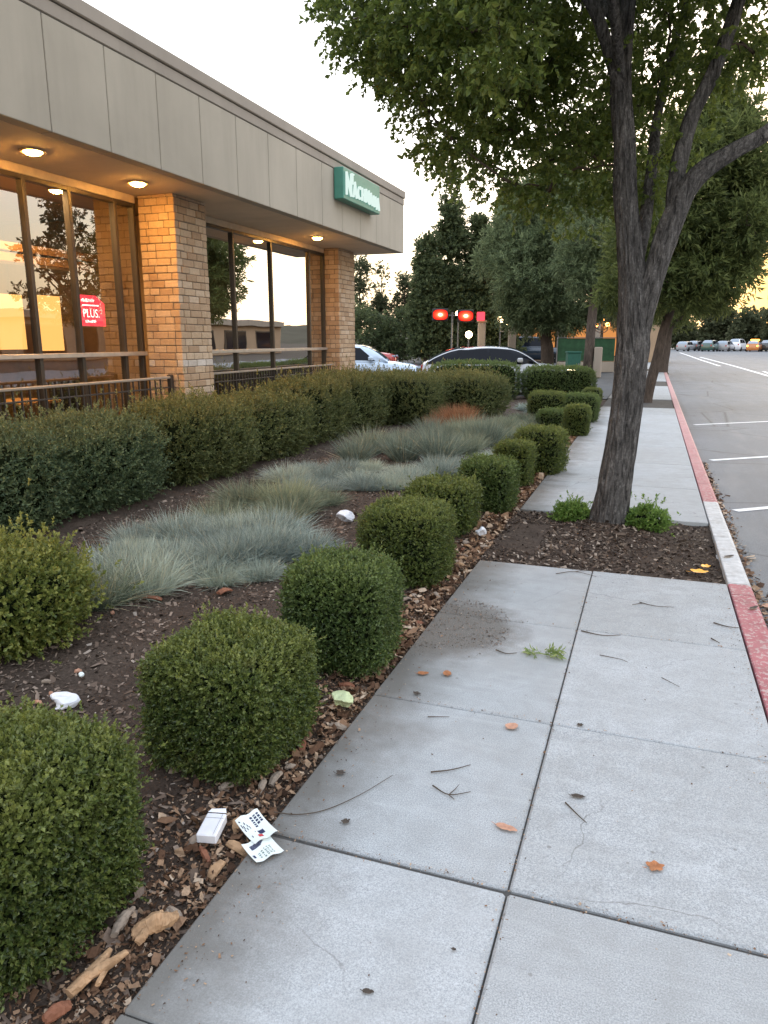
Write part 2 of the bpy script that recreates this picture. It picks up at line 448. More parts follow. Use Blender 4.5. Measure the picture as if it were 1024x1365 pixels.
class MB:
    """collects boxes, prisms, tubes and sheets; build() links them as one mesh object"""
    def __init__(s): s.v = []; s.f = []; s.mi = []
    def add(s, V, F, mi=0):
        o = len(s.v)
        s.v += [tuple(v) for v in V]
        s.f += [tuple(i+o for i in f) for f in F]
        s.mi += [mi]*len(F)
        return s
    def box(s, x0, x1, y0, y1, z0, z1, mi=0):
        V = [(x, y, z) for z in (z0, z1) for y in (y0, y1) for x in (x0, x1)]
        return s.add(V, [(0, 2, 3, 1), (4, 5, 7, 6), (0, 1, 5, 4), (2, 6, 7, 3), (0, 4, 6, 2), (1, 3, 7, 5)], mi)
    def bbox(s, x0, x1, y0, y1, z0, z1, b=.006, mi=0):
        """box with chamfered edges"""
        bm = bmesh.new()
        bmesh.ops.create_cube(bm, size=1)
        for v in bm.verts:
            v.co = Vector((x0+(v.co.x+.5)*(x1-x0), y0+(v.co.y+.5)*(y1-y0), z0+(v.co.z+.5)*(z1-z0)))
        bmesh.ops.bevel(bm, geom=bm.edges[:], offset=b, segments=1, affect='EDGES')
        bm.verts.index_update()
        s.add([v.co[:] for v in bm.verts], [[v.index for v in f.verts] for f in bm.faces], mi)
        bm.free()
        return s
    def tube(s, pts, rad, seg=8, mi=0, cap=True):
        V, F = tube_geo(pts, rad, seg, cap)
        return s.add(V, F, mi)
    def disc(s, c, r, nrm, seg=20, mi=0):
        n = Vector(nrm).normalized(); a = n.orthogonal().normalized(); b = n.cross(a)
        V = [Vector(c)+a*r*math.cos(2*PI*i/seg)+b*r*math.sin(2*PI*i/seg) for i in range(seg)]
        return s.add(V, [tuple(range(seg))], mi)
    def cyl(s, p0, p1, r0, r1=None, seg=12, mi=0):
        return s.tube([p0, p1], [r0, r0 if r1 is None else r1], seg, mi)
    def lathe(s, prof, c=(0, 0, 0), seg=16, mi=0):
        V = []; F = []
        for r, z in prof:
            for i in range(seg):
                a = 2*PI*i/seg
                V.append((c[0]+r*math.cos(a), c[1]+r*math.sin(a), c[2]+z))
        for k in range(len(prof)-1):
            for i in range(seg):
                j = (i+1) % seg
                F.append((k*seg+i, k*seg+j, (k+1)*seg+j, (k+1)*seg+i))
        F.append(tuple(range(seg-1, -1, -1))); F.append(tuple(range((len(prof)-1)*seg, len(prof)*seg)))
        return s.add(V, F, mi)
    def build(s, name, mats, parent=None, loc=None, rz=None, smooth=False):
        me = py_mesh(name, s.v, s.f, mats, s.mi, smooth)
        return link(name, me, parent, loc, rz)

def tube_geo(pts, rad, seg=8, cap=True):
    pts = [Vector(p) for p in pts]
    V = []; F = []
    ref = None
    for i, p in enumerate(pts):
        t = (pts[min(i+1, len(pts)-1)] - pts[max(i-1, 0)]).normalized()
        if ref is None:
            ref = t.orthogonal().normalized()
        ref = (ref - t*ref.dot(t)).normalized()
        b = t.cross(ref)
        for k in range(seg):
            a = 2*PI*k/seg
            V.append(p + (ref*math.cos(a) + b*math.sin(a))*rad[i])
    for i in range(len(pts)-1):
        for k in range(seg):
            j = (k+1) % seg
            F.append((i*seg+k, i*seg+j, (i+1)*seg+j, (i+1)*seg+k))
    if cap:
        F.append(tuple(range(seg-1, -1, -1)))
        F.append(tuple(range((len(pts)-1)*seg, len(pts)*seg)))
    return V, F

def spline(pts, n):
    """Catmull-Rom through (x,y,z,r) points"""
    P = np.array(pts, float)
    P = np.vstack([2*P[0]-P[1], P, 2*P[-1]-P[-2]])
    out = []
    for i in range(1, len(P)-2):
        for k in range(n):
            t = k/n
            a, b, c, d = P[i-1], P[i], P[i+1], P[i+2]
            out.append(.5*((2*b)+(-a+c)*t+(2*a-5*b+4*c-d)*t*t+(-a+3*b-3*c+d)*t**3))
    out.append(P[-2])
    return np.array(out)

def unit(a):
    return a/np.maximum(np.linalg.norm(a, axis=-1, keepdims=True), 1e-9)

def leaves(B, D, N, L, W, fold=.18):
    """leaf quads: B base, D direction, N normal hint (all (n,3)), L, W (n,)"""
    D = unit(D); S = unit(np.cross(D, N)); U = np.cross(S, D)
    L = L[:, None]; W = W[:, None]
    mid = B + D*L*.52 + U*W*fold
    V = np.stack([B, mid+S*W*.5, B+D*L-U*L*.12, mid-S*W*.5], 1)
    return V.reshape(-1, 3)

def sprigs(P, A, K, slen, L, W, rng, splay=.9):
    """a twig at each P along A with K leaves around it"""
    n = len(P)
    A = unit(A)
    ref = unit(np.cross(A, rng.normal(size=(n, 3))))
    ref2 = np.cross(A, ref)
    out = []
    ph = rng.uniform(0, 2*PI, n)
    for k in range(K):
        t = (k+.6)/K
        a = ph + k*2.4
        rad = ref*np.cos(a)[:, None] + ref2*np.sin(a)[:, None]
        sl = splay*(1.15-.75*t)
        d = A + rad*sl + rng.normal(size=(n, 3))*.22
        b = P + A*(slen*t)[:, None]
        nn = A - rad*.3 + rng.normal(size=(n, 3))*.25
        s = rng.uniform(.55, 1.3, n)
        out.append(leaves(b, d, nn, L*s, W*s))
    return np.concatenate(out)

def quads_for(n): return np.arange(n*4, dtype=np.int32).reshape(-1, 4)

def cubesphere(n):
    V = []; Q = []
    g = np.tan(np.linspace(-PI/4, PI/4, n+1))
    for ax in range(3):
        for s in (-1, 1):
            o = len(V)
            for i in range(n+1):
                for j in range(n+1):
                    p = [0, 0, 0]; p[ax] = s; p[(ax+1) % 3] = g[i]*s; p[(ax+2) % 3] = g[j]
                    V.append(p)
            for i in range(n):
                for j in range(n):
                    a = o+i*(n+1)+j
                    Q.append((a, a+n+1, a+n+2, a+1))
    return unit(np.array(V, float)), np.array(Q, np.int32)

def fnoise(P, scale, seed=0):
    """cheap smooth noise from summed sines, about -1..1"""
    r = np.random.default_rng(seed)
    out = np.zeros(len(P))
    for i in range(7):
        k = r.normal(size=3)*scale*(1+.55*i)
        out += np.sin(P@k + r.uniform(0, 6.28))/(1+.5*i)
    return out/2.6

class Shape:
    """superellipsoid with lumps; sits on z=0"""
    def __init__(s, a, b, h, p=3.0, lump=.04, lscale=6, seed=0, taper=0.0, squash=.5):
        s.a, s.b, s.c, s.p, s.lump, s.ls, s.seed, s.taper = a, b, h*.5, p, lump, lscale, seed, taper
        s.h = h
    def r(s, d):
        q = np.abs(d)/np.array([s.a, s.b, s.c])
        return np.sum(q**s.p, 1)**(-1/s.p)
    def surf(s, d):
        r = s.r(d)
        P = d*r[:, None]
        q = P/np.array([s.a, s.b, s.c])
        N = unit(np.sign(q)*np.abs(q)**(s.p-1)/np.array([s.a, s.b, s.c]))
        P = P + N*(s.lump*fnoise(P, s.ls, s.seed))[:, None]
        if s.taper:
            k = 1 + s.taper*(P[:, 2]/s.c)
            P[:, 0] *= k; P[:, 1] *= k
        P[:, 2] += s.h*.5
        return P, N, r
    def sample(s, n, rng):
        d = unit(rng.normal(size=(n*6, 3)))
        P, N, r = s.surf(d)
        w = r**2/np.maximum(np.sum(N*d, 1), .2)
        keep = rng.uniform(size=len(d)) < w/np.quantile(w, .97)
        P, N = P[keep][:n], N[keep][:n]
        return P, N

CS_V, CS_Q = cubesphere(10)

def shrub_mesh(name, shp, n_sprigs, K, slen, L, W, mat, rng, depth=.05, up=.35, wild=.0, core_in=.06, zmin=.015):
    P, N = shp.sample(n_sprigs, rng)
    dep = rng.uniform(0, depth, len(P))
    if wild: dep -= rng.exponential(wild, len(P))*(rng.uniform(size=len(P)) < .35)
    P = P - N*dep[:, None]
    stray = rng.uniform(size=len(P)) < .012
    P = P + N*(stray*rng.uniform(.01, .05, len(P)))[:, None]
    thin_ = fnoise(P, 9.0, int(shp.seed)+500) < -.62
    P = P - N*(thin_*rng.uniform(.0, .06, len(P)))[:, None]
    ok = P[:, 2] > zmin
    P, N = P[ok], N[ok]
    A = N*.8 + np.array([0, 0, up]) + rng.normal(size=P.shape)*.38
    n = len(P)
    V = sprigs(P, A, K, np.full(n, slen)*rng.uniform(.6, 1.2, n), np.full(n, L), np.full(n, W), rng)
    nl = len(V)//4
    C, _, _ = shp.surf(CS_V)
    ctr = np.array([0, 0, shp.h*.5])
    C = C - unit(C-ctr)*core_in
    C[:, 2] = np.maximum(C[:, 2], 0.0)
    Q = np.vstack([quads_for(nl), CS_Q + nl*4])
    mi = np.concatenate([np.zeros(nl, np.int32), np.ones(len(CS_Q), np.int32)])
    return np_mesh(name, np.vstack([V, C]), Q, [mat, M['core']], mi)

# ------------------------------------------------------------------ the setting
def sheet(name, x0, x1, y0, y1, z, mat, nx=1, ny=1, fn=None):
    xs = np.linspace(x0, x1, nx+1); ys = np.linspace(y0, y1, ny+1)
    V = [(x, y, z + (fn(x, y) if fn else 0)) for y in ys for x in xs]
    Q = [(j*(nx+1)+i, j*(nx+1)+i+1, (j+1)*(nx+1)+i+1, (j+1)*(nx+1)+i) for j in range(ny) for i in range(nx)]
    me = np_mesh(name, V, Q, mat, smooth=fn is not None)
    o = link(name, me)
    o['kind'] = 'structure'
    return o

sheet('ground', -900, 900, -300, 1500, -.16, M['ground'])
sheet('road', .76, 18, -12, 420, -.135, M['asphalt'])
sheet('parking_lot', -60, -1.12, 21.6, 72, -.012, M['lot'])

X0, X1, KX = -1.10, .585, .745
PITS = [(5.2, 7.0), (19.0, 21.8), (28.2, 31.5), (42.0, 45.0)]
def in_pit(a, b):
    return any(a >= p-.01 and b <= q+.01 for p, q in PITS)
mb = MB()
ys = [-1.0, 1.17, 1.89, 2.93, 4.05, 5.2]
for i in range(len(ys)-1):
    gap = .010 if abs(ys[i]-1.89) < .01 else .0024
    gap2 = .010 if abs(ys[i+1]-1.89) < .01 else .0024
    for (xa, xb) in ((X0, -.285), (-.285, X1)):
        ga = .0034 if xa > -1 else 0
        gb = .0034 if xb < 0 else 0
        dz = {1: .003, 0: .001}.get(i, 0) + (.002 if xa > -1 else 0)
        mb.bbox(xa+ga, xb-gb, ys[i]+gap, ys[i+1]-gap2, -.12, dz, .008 if i in (1, 2) else .005)
ys2 = [7.0, 8.6, 10.3, 12.0, 13.8, 15.6, 17.3, 19.0, None, 21.8, 23.4, 25.0, 26.6, 28.2, None, 31.5, 33.5, 35.5, 37.5, 39.5, 42.0, None, 45.0, 49, 53, 57, 61, 66]
for a, b in zip(ys2[:-1], ys2[1:]):
    if a is None or b is None: continue
    mb.bbox(X0 if a > 8.5 else X0, X1, a+.004, b-.004, -.12, 0, .005)
o = mb.build('sidewalk', [M['concrete']]); o['kind'] = 'structure'
# bottom of the joints
o = MB().box(X0+.012, X1-.012, -1, 5.19, -.13, -.013).box(X0+.012, X1-.012, 7.01, 66, -.13, -.013).build('sidewalk_joint_filler', [M['joint']])
o['kind'] = 'structure'
# kerb with rounded outer edge, cast in lengths
mb = MB()
prof = [(X1+.012, -.13), (X1+.012, -.004), (X1+.018, .0), (KX-.03, .001), (KX-.012, -.006), (KX, -.024), (KX+.014, -.13)]
cuts = [-1.0, 1.9, 5.0, 5.24, 8.05, 9.0, 12.0, 13.0, 16, 19, 22, 26, 30, 35, 40, 46, 52, 60, 70]
for a, b in zip(cuts[:-1], cuts[1:]):
    n = len(prof)
    V = [(x, a+.004, z) for x, z in prof] + [(x, b-.004, z) for x, z in prof]
    F = [(i, i+1, n+i+1, n+i) for i in range(n-1)] + [tuple(range(n-1, -1, -1)), tuple(range(n, 2*n))]
    mb.add(V, F)
mb.box(X1+.002, KX+.004, -1, 70, -.134, -.05)
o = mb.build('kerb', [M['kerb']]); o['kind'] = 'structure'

# painted lines of the road
def strip(mb, pts, w, z):
    V = []; F = []
    for i, p in enumerate(pts):
        p = Vector((*p, z))
        t = (Vector((*pts[min(i+1, len(pts)-1)], z)) - Vector((*pts[max(i-1, 0)], z))).normalized()
        s = Vector((-t.y, t.x, 0))
        V += [p+s*w/2, p-s*w/2]
    for i in range(len(pts)-1):
        F.append((2*i, 2*i+1, 2*i+3, 2*i+2))
    mb.add(V, F)
mb = MB()
for y0 in (4.9, 8.25, 11.75, 16.7):
    d = Vector((1.6, 1.28)).normalized()
    strip(mb, [(.93, y0), (.93+d.x*5, y0+d.y*5)], .10, -.131)
strip(mb, [(3.5, 112), (3.75, 96), (4.04, 71.4), (4.34, 55.4)], .22, -.131)
strip(mb, [(4.6, 84), (4.85, 74), (5.25, 56), (5.45, 41), (5.5, 33)], .22, -.131)
strip(mb, [(5.95, 47), (5.75, 40), (5.6, 28)], .18, -.131)
o = mb.build('road_marking', [M['roadpaint']]); o['kind'] = 'structure'

# planting bed and tree pit soil
def bed_h(x, y):
    n = mnoise.noise(Vector((x*1.3, y*1.3, 0)))*.03 + mnoise.noise(Vector((x*5, y*5, 3)))*.012 + mnoise.noise(Vector((x*16, y*16, 8)))*.008
    e = min(1, max(0, (-1.12-x)/.5))
    return n*(.25+.75*e) + .03*e
sheet('planting_bed', -7.05, -1.105, -.8, 21.6, -.035, M['bed'], 150, 420, bed_h)
def pit_h(x, y):
    d = math.hypot(x+.27, y-6.65)
    return .075*math.exp(-(d/.42)**2) + mnoise.noise(Vector((x*6, y*6, 1)))*.014 + mnoise.noise(Vector((x*18, y*18, 5)))*.007 - .02*max(0, min(1, (x-.1)*2))
sheet('tree_pit_soil', -1.16, X1+.01, 5.18, 7.02, -.022, M['bed'], 60, 60, pit_h)
for a, b in PITS[1:]:
    sheet('tree_pit_soil', -1.0, X1+.01, a, b, -.02, M['bed'])

# hills that close the view across the street
def hill_ring(name, a0, a1, rad, h, seed):
    V = []; Q = []
    n = 90
    for i in range(n+1):
        a = R(a0+(a1-a0)*i/n)
        hh = h*(.55+.45*mnoise.noise(Vector((i*.09, seed, 0)))+.12*mnoise.noise(Vector((i*.4, seed, 2))))
        for k, (rr, zz) in enumerate(((rad*.8, -.4), (rad*.9, hh*.5), (rad, hh), (rad*1.2, hh*.9))):
            V.append((math.sin(a)*rr, math.cos(a)*rr, zz))
    for i in range(n):
        for k in range(3):
            Q.append((i*4+k, (i+1)*4+k, (i+1)*4+k+1, i*4+k+1))
    o = link(name, np_mesh(name, V, Q, M['hill'], smooth=True)); o['kind'] = 'structure'
hill_ring('hills', 14, 130, 420, 16, 4)
hill_ring('hills', -70, 14, 500, 13, 9)

# ------------------------------------------------------------------ loose ground cover
def flakes(P, size, rng, flat=.35, aspect=(.35, .9), lift=.6):
    n = len(P)
    N = unit(np.array([0, 0, 1.0]) + rng.normal(size=(n, 3))*flat)
    D = unit(np.cross(N, rng.normal(size=(n, 3))))
    S = np.cross(N, D)
    L = size[:, None]; W = L*rng.uniform(*aspect, n)[:, None]
    P = P + np.array([0, 0, 1.0])*size[:, None]*.18*lift
    j = lambda: rng.uniform(.75, 1.2, (n, 1))
    V = np.stack([P-D*L*.5*j()-S*W*.5*j(), P+D*L*.5*j()-S*W*.5*j(), P+D*L*.5*j()+S*W*.5*j()+N*L*.1, P-D*L*.5*j()+S*W*.5*j()], 1)
    return V.reshape(-1, 3)

def scatter(n, x0, x1, y0, y1, rng, ypow=1.0):
    x = rng.uniform(x0, x1, n); y = y0 + (y1-y0)*rng.uniform(size=n)**ypow
    return x, y

rng = np.random.default_rng(3)
x, y = scatter(52000, -4.6, -1.12, .6, 12.5, rng, 1.9)
z = np.array([bed_h(a, b) for a, b in zip(x, y)]) - .035
sz = rng.gamma(3, .005, len(x))+.004 + (rng.uniform(size=len(x)) < .02)*.02
V = flakes(np.stack([x, y, z], 1), sz, rng, .45, (.2, .7))
o = link('mulch', np_mesh('mulch', V, quads_for(len(V)//4), M['mulch']))
tag(o, 'dark brown mulch of small wood chips covering the planting bed', 'mulch', kind='stuff')

x, y = scatter(11000, -1.12, .57, 5.22, 6.98, rng)
keep = ~((x > .05) & (rng.uniform(size=len(x)) < .5)) & ~((x < -.75) & (y > 5.6) & (y < 6.5) & (x > -1.06) & (rng.uniform(size=len(x)) < .93))
x, y = x[keep], y[keep]
z = np.array([pit_h(a, b) for a, b in zip(x, y)]) - .022
V = flakes(np.stack([x, y, z], 1), rng.gamma(3, .006, len(x))+.005, rng, .45, (.2, .6))
o = link('pit_mulch', np_mesh('pit_mulch', V, quads_for(len(V)//4), M['mulch_pit']))
tag(o, 'brown chipped mulch around the foot of the big street tree', 'mulch', kind='stuff')

# coarse bark and dead leaves along the edge of the walk: curled flakes
n = 9500
y = .8 + 12.5*rng.uniform(size=n)**1.25
x = -1.12 - np.abs(rng.normal(0, .17, n))
k_ = rng.uniform(size=n) < np.clip(.38+(y-1.3)*.75, .38, 1)
x, y = x[k_], y[k_]; n = len(x)
z = np.array([bed_h(a, b) for a, b in zip(x, y)]) - .025
P = np.stack([x, y, z], 1)
size = (rng.gamma(2.0, .0075, n)+.007)*np.clip(.75+.08*y, .75, 1.5)
N = unit(np.array([0, 0, 1.0]) + rng.normal(size=(n, 3))*.5)
D = unit(np.cross(N, rng.normal(size=(n, 3)))); S = np.cross(N, D)
L = size[:, None]; W = L*rng.uniform(.3, .7, n)[:, None]; U = N*L*.22
P = P + np.array([0, 0, 1])*(size*.25)[:, None]
j = lambda: rng.uniform(.7, 1.2, (n, 1))
V = np.stack([P-D*L*.5*j()-S*W*.5+U*.6, P-D*L*.5*j()+S*W*.5-U*.2, P-S*W*.6*j(), P+S*W*.6*j(), P+D*L*.5*j()-S*W*.4+U*.7, P+D*L*.5*j()+S*W*.4-U*.1], 1).reshape(-1, 3)
b = np.arange(n)[:, None]*6
Q = np.concatenate([b+np.array([[0, 2, 3, 1]]), b+np.array([[2, 4, 5, 3]])])
o = link('bark_litter', np_mesh('bark_litter', V, Q, M['chips']))
tag(o, 'rusty brown bark pieces and dead leaves strewn along the sidewalk edge under the boxwoods', 'bark mulch', kind='stuff')

n = 16000
y = .8+11*rng.uniform(size=n)**1.5; x = -1.108-np.abs(rng.normal(0, .22, n))
z = np.array([bed_h(a, b) for a, b in zip(x, y)]) - .033
V = flakes(np.stack([x, y, z], 1), rng.gamma(2, .0035, n)+.003, rng, .5, (.2, .8))
o = link('bark_crumbs', np_mesh('bark_crumbs', V, quads_for(len(V)//4), M['chips']))
tag(o, 'fine crumbled bark between the larger pieces along the sidewalk edge', 'bark mulch', kind='stuff')

# fine debris on the stain of the walk
n = 2600
r = np.sqrt(rng.uniform(size=n))*.42; a = rng.uniform(0, 2*PI, n)
x = -1.0+r*np.cos(a)*.75+.05; y = 3.85+r*np.sin(a)*1.15
k = (x > -1.09) & (fnoise(np.stack([x, y, y*0], 1), 7, 3) > -.25); x, y = x[k], y[k]
V = flakes(np.stack([x, y, np.full(len(x), .002)], 1), rng.gamma(2, .0016, len(x))+.002, rng, .3)
o = link('soil_debris', np_mesh('soil_debris', V, quads_for(len(V)//4), M['mulch']))
tag(o, 'dark spilled soil crumbs on the left edge of the sidewalk slab', 'soil', kind='stuff')

# crumbs gathered along the left edge and in the joints of the walk
n = 1500
y = 1.2+11*rng.uniform(size=n)**1.3; x = -1.09+np.abs(rng.normal(0, .09, n))
xj = rng.uniform(-1.08, .57, 700); yj = rng.choice([1.89, 1.89, 2.93, 4.05, 5.16], 700)+rng.normal(0, .012, 700)
xs_ = -.285+rng.normal(0, .010, 400); ys_ = rng.uniform(1.1, 5.15, 400)
xr = .57-np.abs(rng.normal(0, .05, 400)); yr_ = rng.uniform(2.2, 5.15, 400)
x = np.concatenate([x, xj, xs_, xr, rng.uniform(-1.05, .55, 160)]); y = np.concatenate([y, yj, ys_, yr_, rng.uniform(1.1, 5.1, 160)])
V = flakes(np.stack([x, y, np.full(len(x), .006)], 1), rng.gamma(2, .0014, len(x))+.002, rng, .3, (.2, .8))
o = link('walk_debris', np_mesh('walk_debris', V, quads_for(len(V)//4), M['chips']))
tag(o, 'tiny crumbs of bark and leaf scattered over the sidewalk edge and joints', 'debris', kind='stuff')

# gutter dirt
n = 2500
y = 2.5+9*rng.uniform(size=n)**1.3; x = KX+.02+np.abs(rng.normal(0, .05, n))
V = flakes(np.stack([x, y, np.full(n, -.131)], 1), rng.gamma(2, .008, n)+.005, rng, .4)
o = link('gutter_litter', np_mesh('gutter_litter', V, quads_for(len(V)//4), M['chips']))
tag(o, 'dry leaf crumbs and grit lying in the gutter beside the kerb', 'gutter litter', kind='stuff')

# ------------------------------------------------------------------ boxwoods along the walk
BOX = [  # x, y, half width, height, sprigs, label
    (-1.575, 1.33, .285, .555, 15000, 'large clipped boxwood nearest the viewer, beside the forked wood scraps'),
    (-1.485, 2.34, .29, .505, 13000, 'second boxwood from the viewer, rounded cube beside the pale green crumpled plastic'),
    (-1.395, 3.28, .275, .56, 11500, 'third boxwood from the viewer, boxy, level with the soil stain on the walk'),
    (-1.495, 4.67, .305, .55, 9000, 'fourth boxwood from the viewer, wide and directly behind the third at the bark strip'),
    (-1.63, 6.08, .30, .44, 5000, 'fifth boxwood, low and half hidden, with the small white ball of litter at its foot'),
    (-1.42, 7.0, .27, .50, 4500, 'sixth boxwood, dark square block level with the trunk of the big tree'),
    (-1.40, 8.33, .215, .505, 3500, 'narrow small boxwood squeezed between the sixth one and the wide one behind it'),
    (-1.225, 9.22, .30, .575, 4000, 'wide tall boxwood that leans over the sidewalk edge halfway along the row'),
    (-1.66, 13.86, .265, .385, 2600, 'low little boxwood ball in front of the far cluster, its left member'),
    (-1.155, 13.1, .225, .54, 2600, 'boxwood at the sidewalk edge in front of the far cluster, its right member'),
    (-1.93, 15.2, .38, .62, 3000, 'big domed boxwood at the back left of the far cluster'),
    (-1.29, 15.4, .36, .58, 3000, 'broad flat boxwood at the back right of the far cluster'),
    (-1.40, 19.9, .25, .42, 1600, 'last small dark boxwood of the row, just left of the big trunk'),
]
for i, (x, y, a, h, n, lab) in enumerate(BOX):
    rg = np.random.default_rng(100+i)
    s = Shape(a-.032, (a-.032)*rg.uniform(.96, 1.05), h-.035, 5.5, .012, 7, i, .02)
    near = i < 4
    me = shrub_mesh('boxwood_shrub', s, n, 7 if near else 6, .032 if near else .042, .0135 if near else .020,
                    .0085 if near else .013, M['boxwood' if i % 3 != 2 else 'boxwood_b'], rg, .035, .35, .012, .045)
    o = link('boxwood_shrub', me, loc=(x, y, -.02), rz=rg.uniform(-.12, .12))
    tag(o, lab, 'boxwood', 'clipped boxwoods along the sidewalk')

# ------------------------------------------------------------------ big hedge of loose shrubs in front of the building
HED = [  # x, y, a, b, h, label, material
    (-5.42, 2.7, .66, 1.0, 1.0, 'dark green hedge shrub cut off by the left edge of the photo below the railing', 'hedge_dark'),
    (-5.34, 4.35, .68, .98, 1.03, 'dark hedge shrub at far left in front of the left railing bars', 'hedge_dark'),
    (-5.26, 5.75, .62, .72, 1.0, 'wide dark hedge shrub at the shadowed gap left of the near brick pillar', 'hedge_dark'),
    (-5.16, 7.55, .56, .82, 1.03, 'yellow tipped hedge shrub below the near brick pillar', 'hedge'),
    (-5.22, 9.25, .58, .9, 1.02, 'olive hedge shrub between the near brick pillar and the second railing', 'hedge'),
    (-5.3, 10.95, .62, .95, 1.05, 'olive hedge shrub in front of the second railing', 'hedge'),
    (-5.25, 12.7, .66, 1.0, 1.08, 'tall olive hedge shrub in front of the far brick pillar', 'hedge'),
    (-4.75, 14.3, .85, .95, 1.05, 'broad hedge shrub beneath the end of the building, before the dark parked car', 'hedge'),
    (-3.85, 15.75, .95, .8, 1.0, 'rounded end shrub of the long hedge with brownish tips', 'hedge'),
]
for i, (x, y, a, b, h, lab, m) in enumerate(HED):
    rg = np.random.default_rng(300+i)
    s = Shape(a-.05, b, h-(.19 if i < 5 else .12), 3.8, .055, 3.2, 50+i, .04)
    near = y < 9
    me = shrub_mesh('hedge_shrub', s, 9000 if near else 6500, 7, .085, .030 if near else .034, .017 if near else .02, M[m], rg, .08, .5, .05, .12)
    o = link('hedge_shrub', me, loc=(x, y, -.02), rz=-.35 if i == 8 else 0)
    tag(o, lab, 'hedge', 'shrubs of the long hedge')
for i, (x, y, a, b, h, rz, lab) in enumerate([
        (-4.65, 20.45, 1.22, .5, 1.0, .32, 'low clipped hedge block directly below the roof of the silver parked car'),
        (-2.42, 21.2, .95, .48, .86, .32, 'low dark hedge block at the driveway, below the glowing headlight')]):
    rg = np.random.default_rng(330+i)
    s = Shape(a, b, h, 5, .025, 4, 80+i)
    me = shrub_mesh('low_hedge', s, 5000, 6, .07, .034, .02, M['boxwood_b'], rg, .06, .5, .02, .1)
    tag(link('low_hedge', me, loc=(x, y, -.02), rz=rz), lab, 'hedge', 'low hedge blocks at the driveway')

# loose bright shrub on the left
rg = np.random.default_rng(350)
s = Shape(.42, .36, .50, 2.5, .06, 5, 91)
o = link('leafy_shrub', shrub_mesh('leafy_shrub', s, 5200, 7, .06, .024, .017, M['loose'], rg, .06, .5, .05, .09), loc=(-3.27, 2.86, -.02))
tag(o, 'loose yellow green leafy shrub at the left edge of the bed', 'shrub')

# small green plants at the foot of the tree
for i, (x, y, a, b, h, lab) in enumerate([(-.58, 6.72, .13, .11, .14, 'small bright green groundcover clump left of the big trunk'),
                                         (.05, 6.62, .16, .14, .17, 'larger bright green groundcover clump right of the big trunk')]):
    rg = np.random.default_rng(360+i)
    s = Shape(a, b, h, 2.2, .03, 12, 95+i)
    me = shrub_mesh('groundcover_plant', s, 700, 7, .05, .026, .014, M['pitgreen'], rg, .03, .6, .03, .05)
    tag(link('groundcover_plant', me, loc=(x, y, -.02)), lab, 'plant', 'green clumps at the tree foot')

# ------------------------------------------------------------------ blue fescue tufts
def tuft_mesh(name, n, rad, length, mat, rng, width=.0045, spread=.9):
    r = rad*.45*np.sqrt(rng.uniform(size=n)); a = rng.uniform(0, 2*PI, n)
    B = np.stack([r*np.cos(a), r*np.sin(a), np.zeros(n)], 1)
    out = np.stack([np.cos(a+rng.normal(0, .5, n)), np.sin(a+rng.normal(0, .5, n)), np.zeros(n)], 1)
    lean = (rng.uniform(size=n)**.8)*spread*(.35+.65*r/(rad*.45))
    D = unit(out*lean[:, None] + np.array([0, 0, 1.0]) + rng.normal(size=(n, 3))*.17)
    L = length*(.4+.75*rng.uniform(size=n)**1.3)*np.where(rng.uniform(size=n) < .04, 1.25, 1)
    S = unit(np.cross(D, rng.normal(size=(n, 3))))
    Vs = []
    ts = [0, .35, .7, 1.0]
    ring = []
    for k, t in enumerate(ts):
        p = B + D*(L*t)[:, None] + out*(L*t*t*.30*lean)[:, None] - np.array([0, 0, 1.0])*(L*t*t*.22*lean)[:, None]
        wd = width*[.9, 1.0, .7, .12][k]
        ring.append((p-S*wd*.5, p+S*wd*.5))
    V = np.stack([q for pr in ring for q in pr], 1).reshape(-1, 3)
    b = np.arange(n)[:, None]*8
    Q = np.concatenate([b+np.array([[2*k, 2*k+1, 2*k+3, 2*k+2]]) for k in range(3)])
    return np_mesh(name, V, Q, mat)

